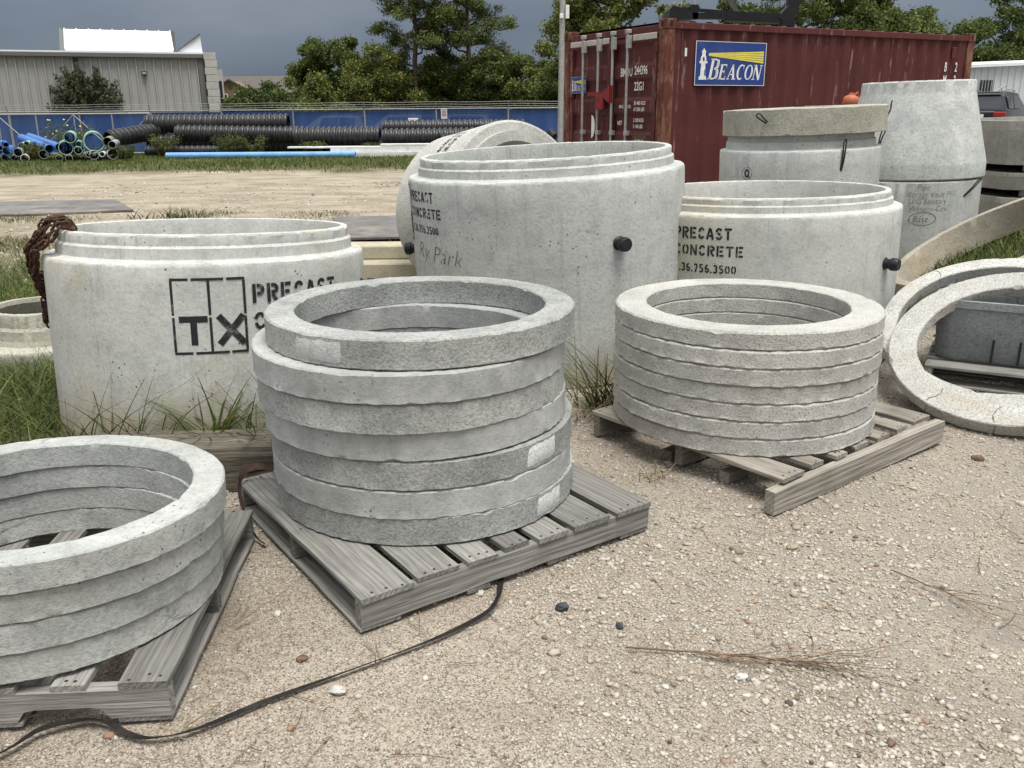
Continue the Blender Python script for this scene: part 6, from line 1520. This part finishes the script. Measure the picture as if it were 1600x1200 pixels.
tuft('dark stalks beside the middle stack above the timber', -0.92, 3.66, 36, 0.42, 0.0055, 15, 'weed', 0.05, 0.4, z=0.06)
tuft('long blades leaning right at the foot of the chain vault', -1.80, 3.58, 22, 0.50, 0.007, 16, 'weed', 0.05, 0.4, 0.9, z=0.02)
tuft('green tuft between the middle stack and the right stack', 0.50, 4.34, 120, 0.40, 0.007, 17, 'weed', 0.07, 0.8)
tuft('dry tuft lower right of the green one between the stacks', 0.44, 4.22, 60, 0.16, 0.006, 18, 'dry', 0.10, 1.0)
tuft('small dry weed on sand in front of the right pallet', 0.60, 3.42, 26, 0.10, 0.004, 19, 'dry', 0.05, 0.9)
tuft('small green tuft on the dirt beyond the chain vault', -4.9, 13.2, 90, 0.16, 0.02, 20, 'weed', 0.25, 0.8)
tuft('small green weed on the dirt left of the largest vault', -0.9, 13.9, 70, 0.20, 0.02, 21, 'weed', 0.22, 0.7)

# twigs, straw and dry branches on the sand
def branch(label, p0, p1, seed, nb=14, L=0.28, fan=0.5, mat='dry', r_=0.0032):
    rg = random.Random(seed); o = MB(); a, b = Vector((*p0, 0.012)), Vector((*p1, 0.014)); d = (b - a)
    limb(o, a, a + d * 0.75, r_, r_ * 0.6, rg, 7, 0.03)
    for k in range(nb):
        q = rg.uniform(0.25, 0.75); s = a + d * q; an = rg.uniform(-fan, fan); dd = Vector((d.x * math.cos(an) - d.y * math.sin(an), d.x * math.sin(an) + d.y * math.cos(an), 0)).normalized()
        e_ = s + dd * L * rg.uniform(.5, 1.2); e_.z = rg.uniform(0.006, 0.035); limb(o, s, e_, r_ * .5, r_ * .22, rg, 5, 0.07)
    return tag(o.build('dry_branch', M[mat], None, 60), label, 'branch', 'dry branches on the gravel')
M['twig'] = island('twig_brown', [(0, (0.10, 0.065, 0.04)), (0.6, (0.19, 0.13, 0.085)), (1, (0.36, 0.29, 0.18))], 0.8)
branch('straw coloured dry branch fanning out on the gravel, lower centre right', (0.32, 2.19), (0.98, 2.085), 1, 20, 0.30, 0.42, 'twig')
branch('thin brown dry branch on the gravel at the right', (1.26, 2.62), (1.48, 2.32), 2, 9, 0.24, 0.6, 'twig', 0.0026)
branch('dry stalk cut by the lower right corner of the picture', (1.35, 1.93), (1.62, 1.72), 3, 6, 0.15, 0.5, 'twig', 0.0028)
g = np.random.default_rng(99); P = scatter(520, 71, -4, 4.2, 1.6, 5.2); st = MB()
mats = []
for k, p in enumerate(P):
    a = g.uniform(0, 2 * PI); L = g.uniform(0.015, 0.075); c0 = Vector(p) + Vector((0, 0, 0.008)); d = Vector((math.cos(a), math.sin(a), 0)) * L; s_ = Vector((-math.sin(a), math.cos(a), 0)) * L * g.uniform(-.25, .25)
    st.tube([c0 - d, c0 + s_, c0 + d + Vector((0, 0, g.uniform(0, .008)))], g.uniform(0.0006, 0.0014), 4)
tag(st.build('straw_litter', M['twig']), 'bits of dry straw and twigs strewn over the ground', 'straw', kind='stuff')
for i, (a, b, lab) in enumerate([((-1.26, 1.90), (-1.02, 1.98), 'pale straw stalk beside the notched end of the left pallet'), ((-0.84, 2.33), (-0.72, 2.50), 'thin straw stalk leaning at the right side of the left pallet'), ((-0.83, 1.86), (-0.76, 1.93), 'short straw stalk crossing the black strap')]):
    rg = random.Random(i); mb = MB(); limb(mb, (*a, 0.01), (*b, 0.03), 0.003, 0.0015, rg, 6, 0.04); tag(mb.build('straw_stalk', M['dry'], None, 60), lab, 'straw', 'single stalks by the left pallet')
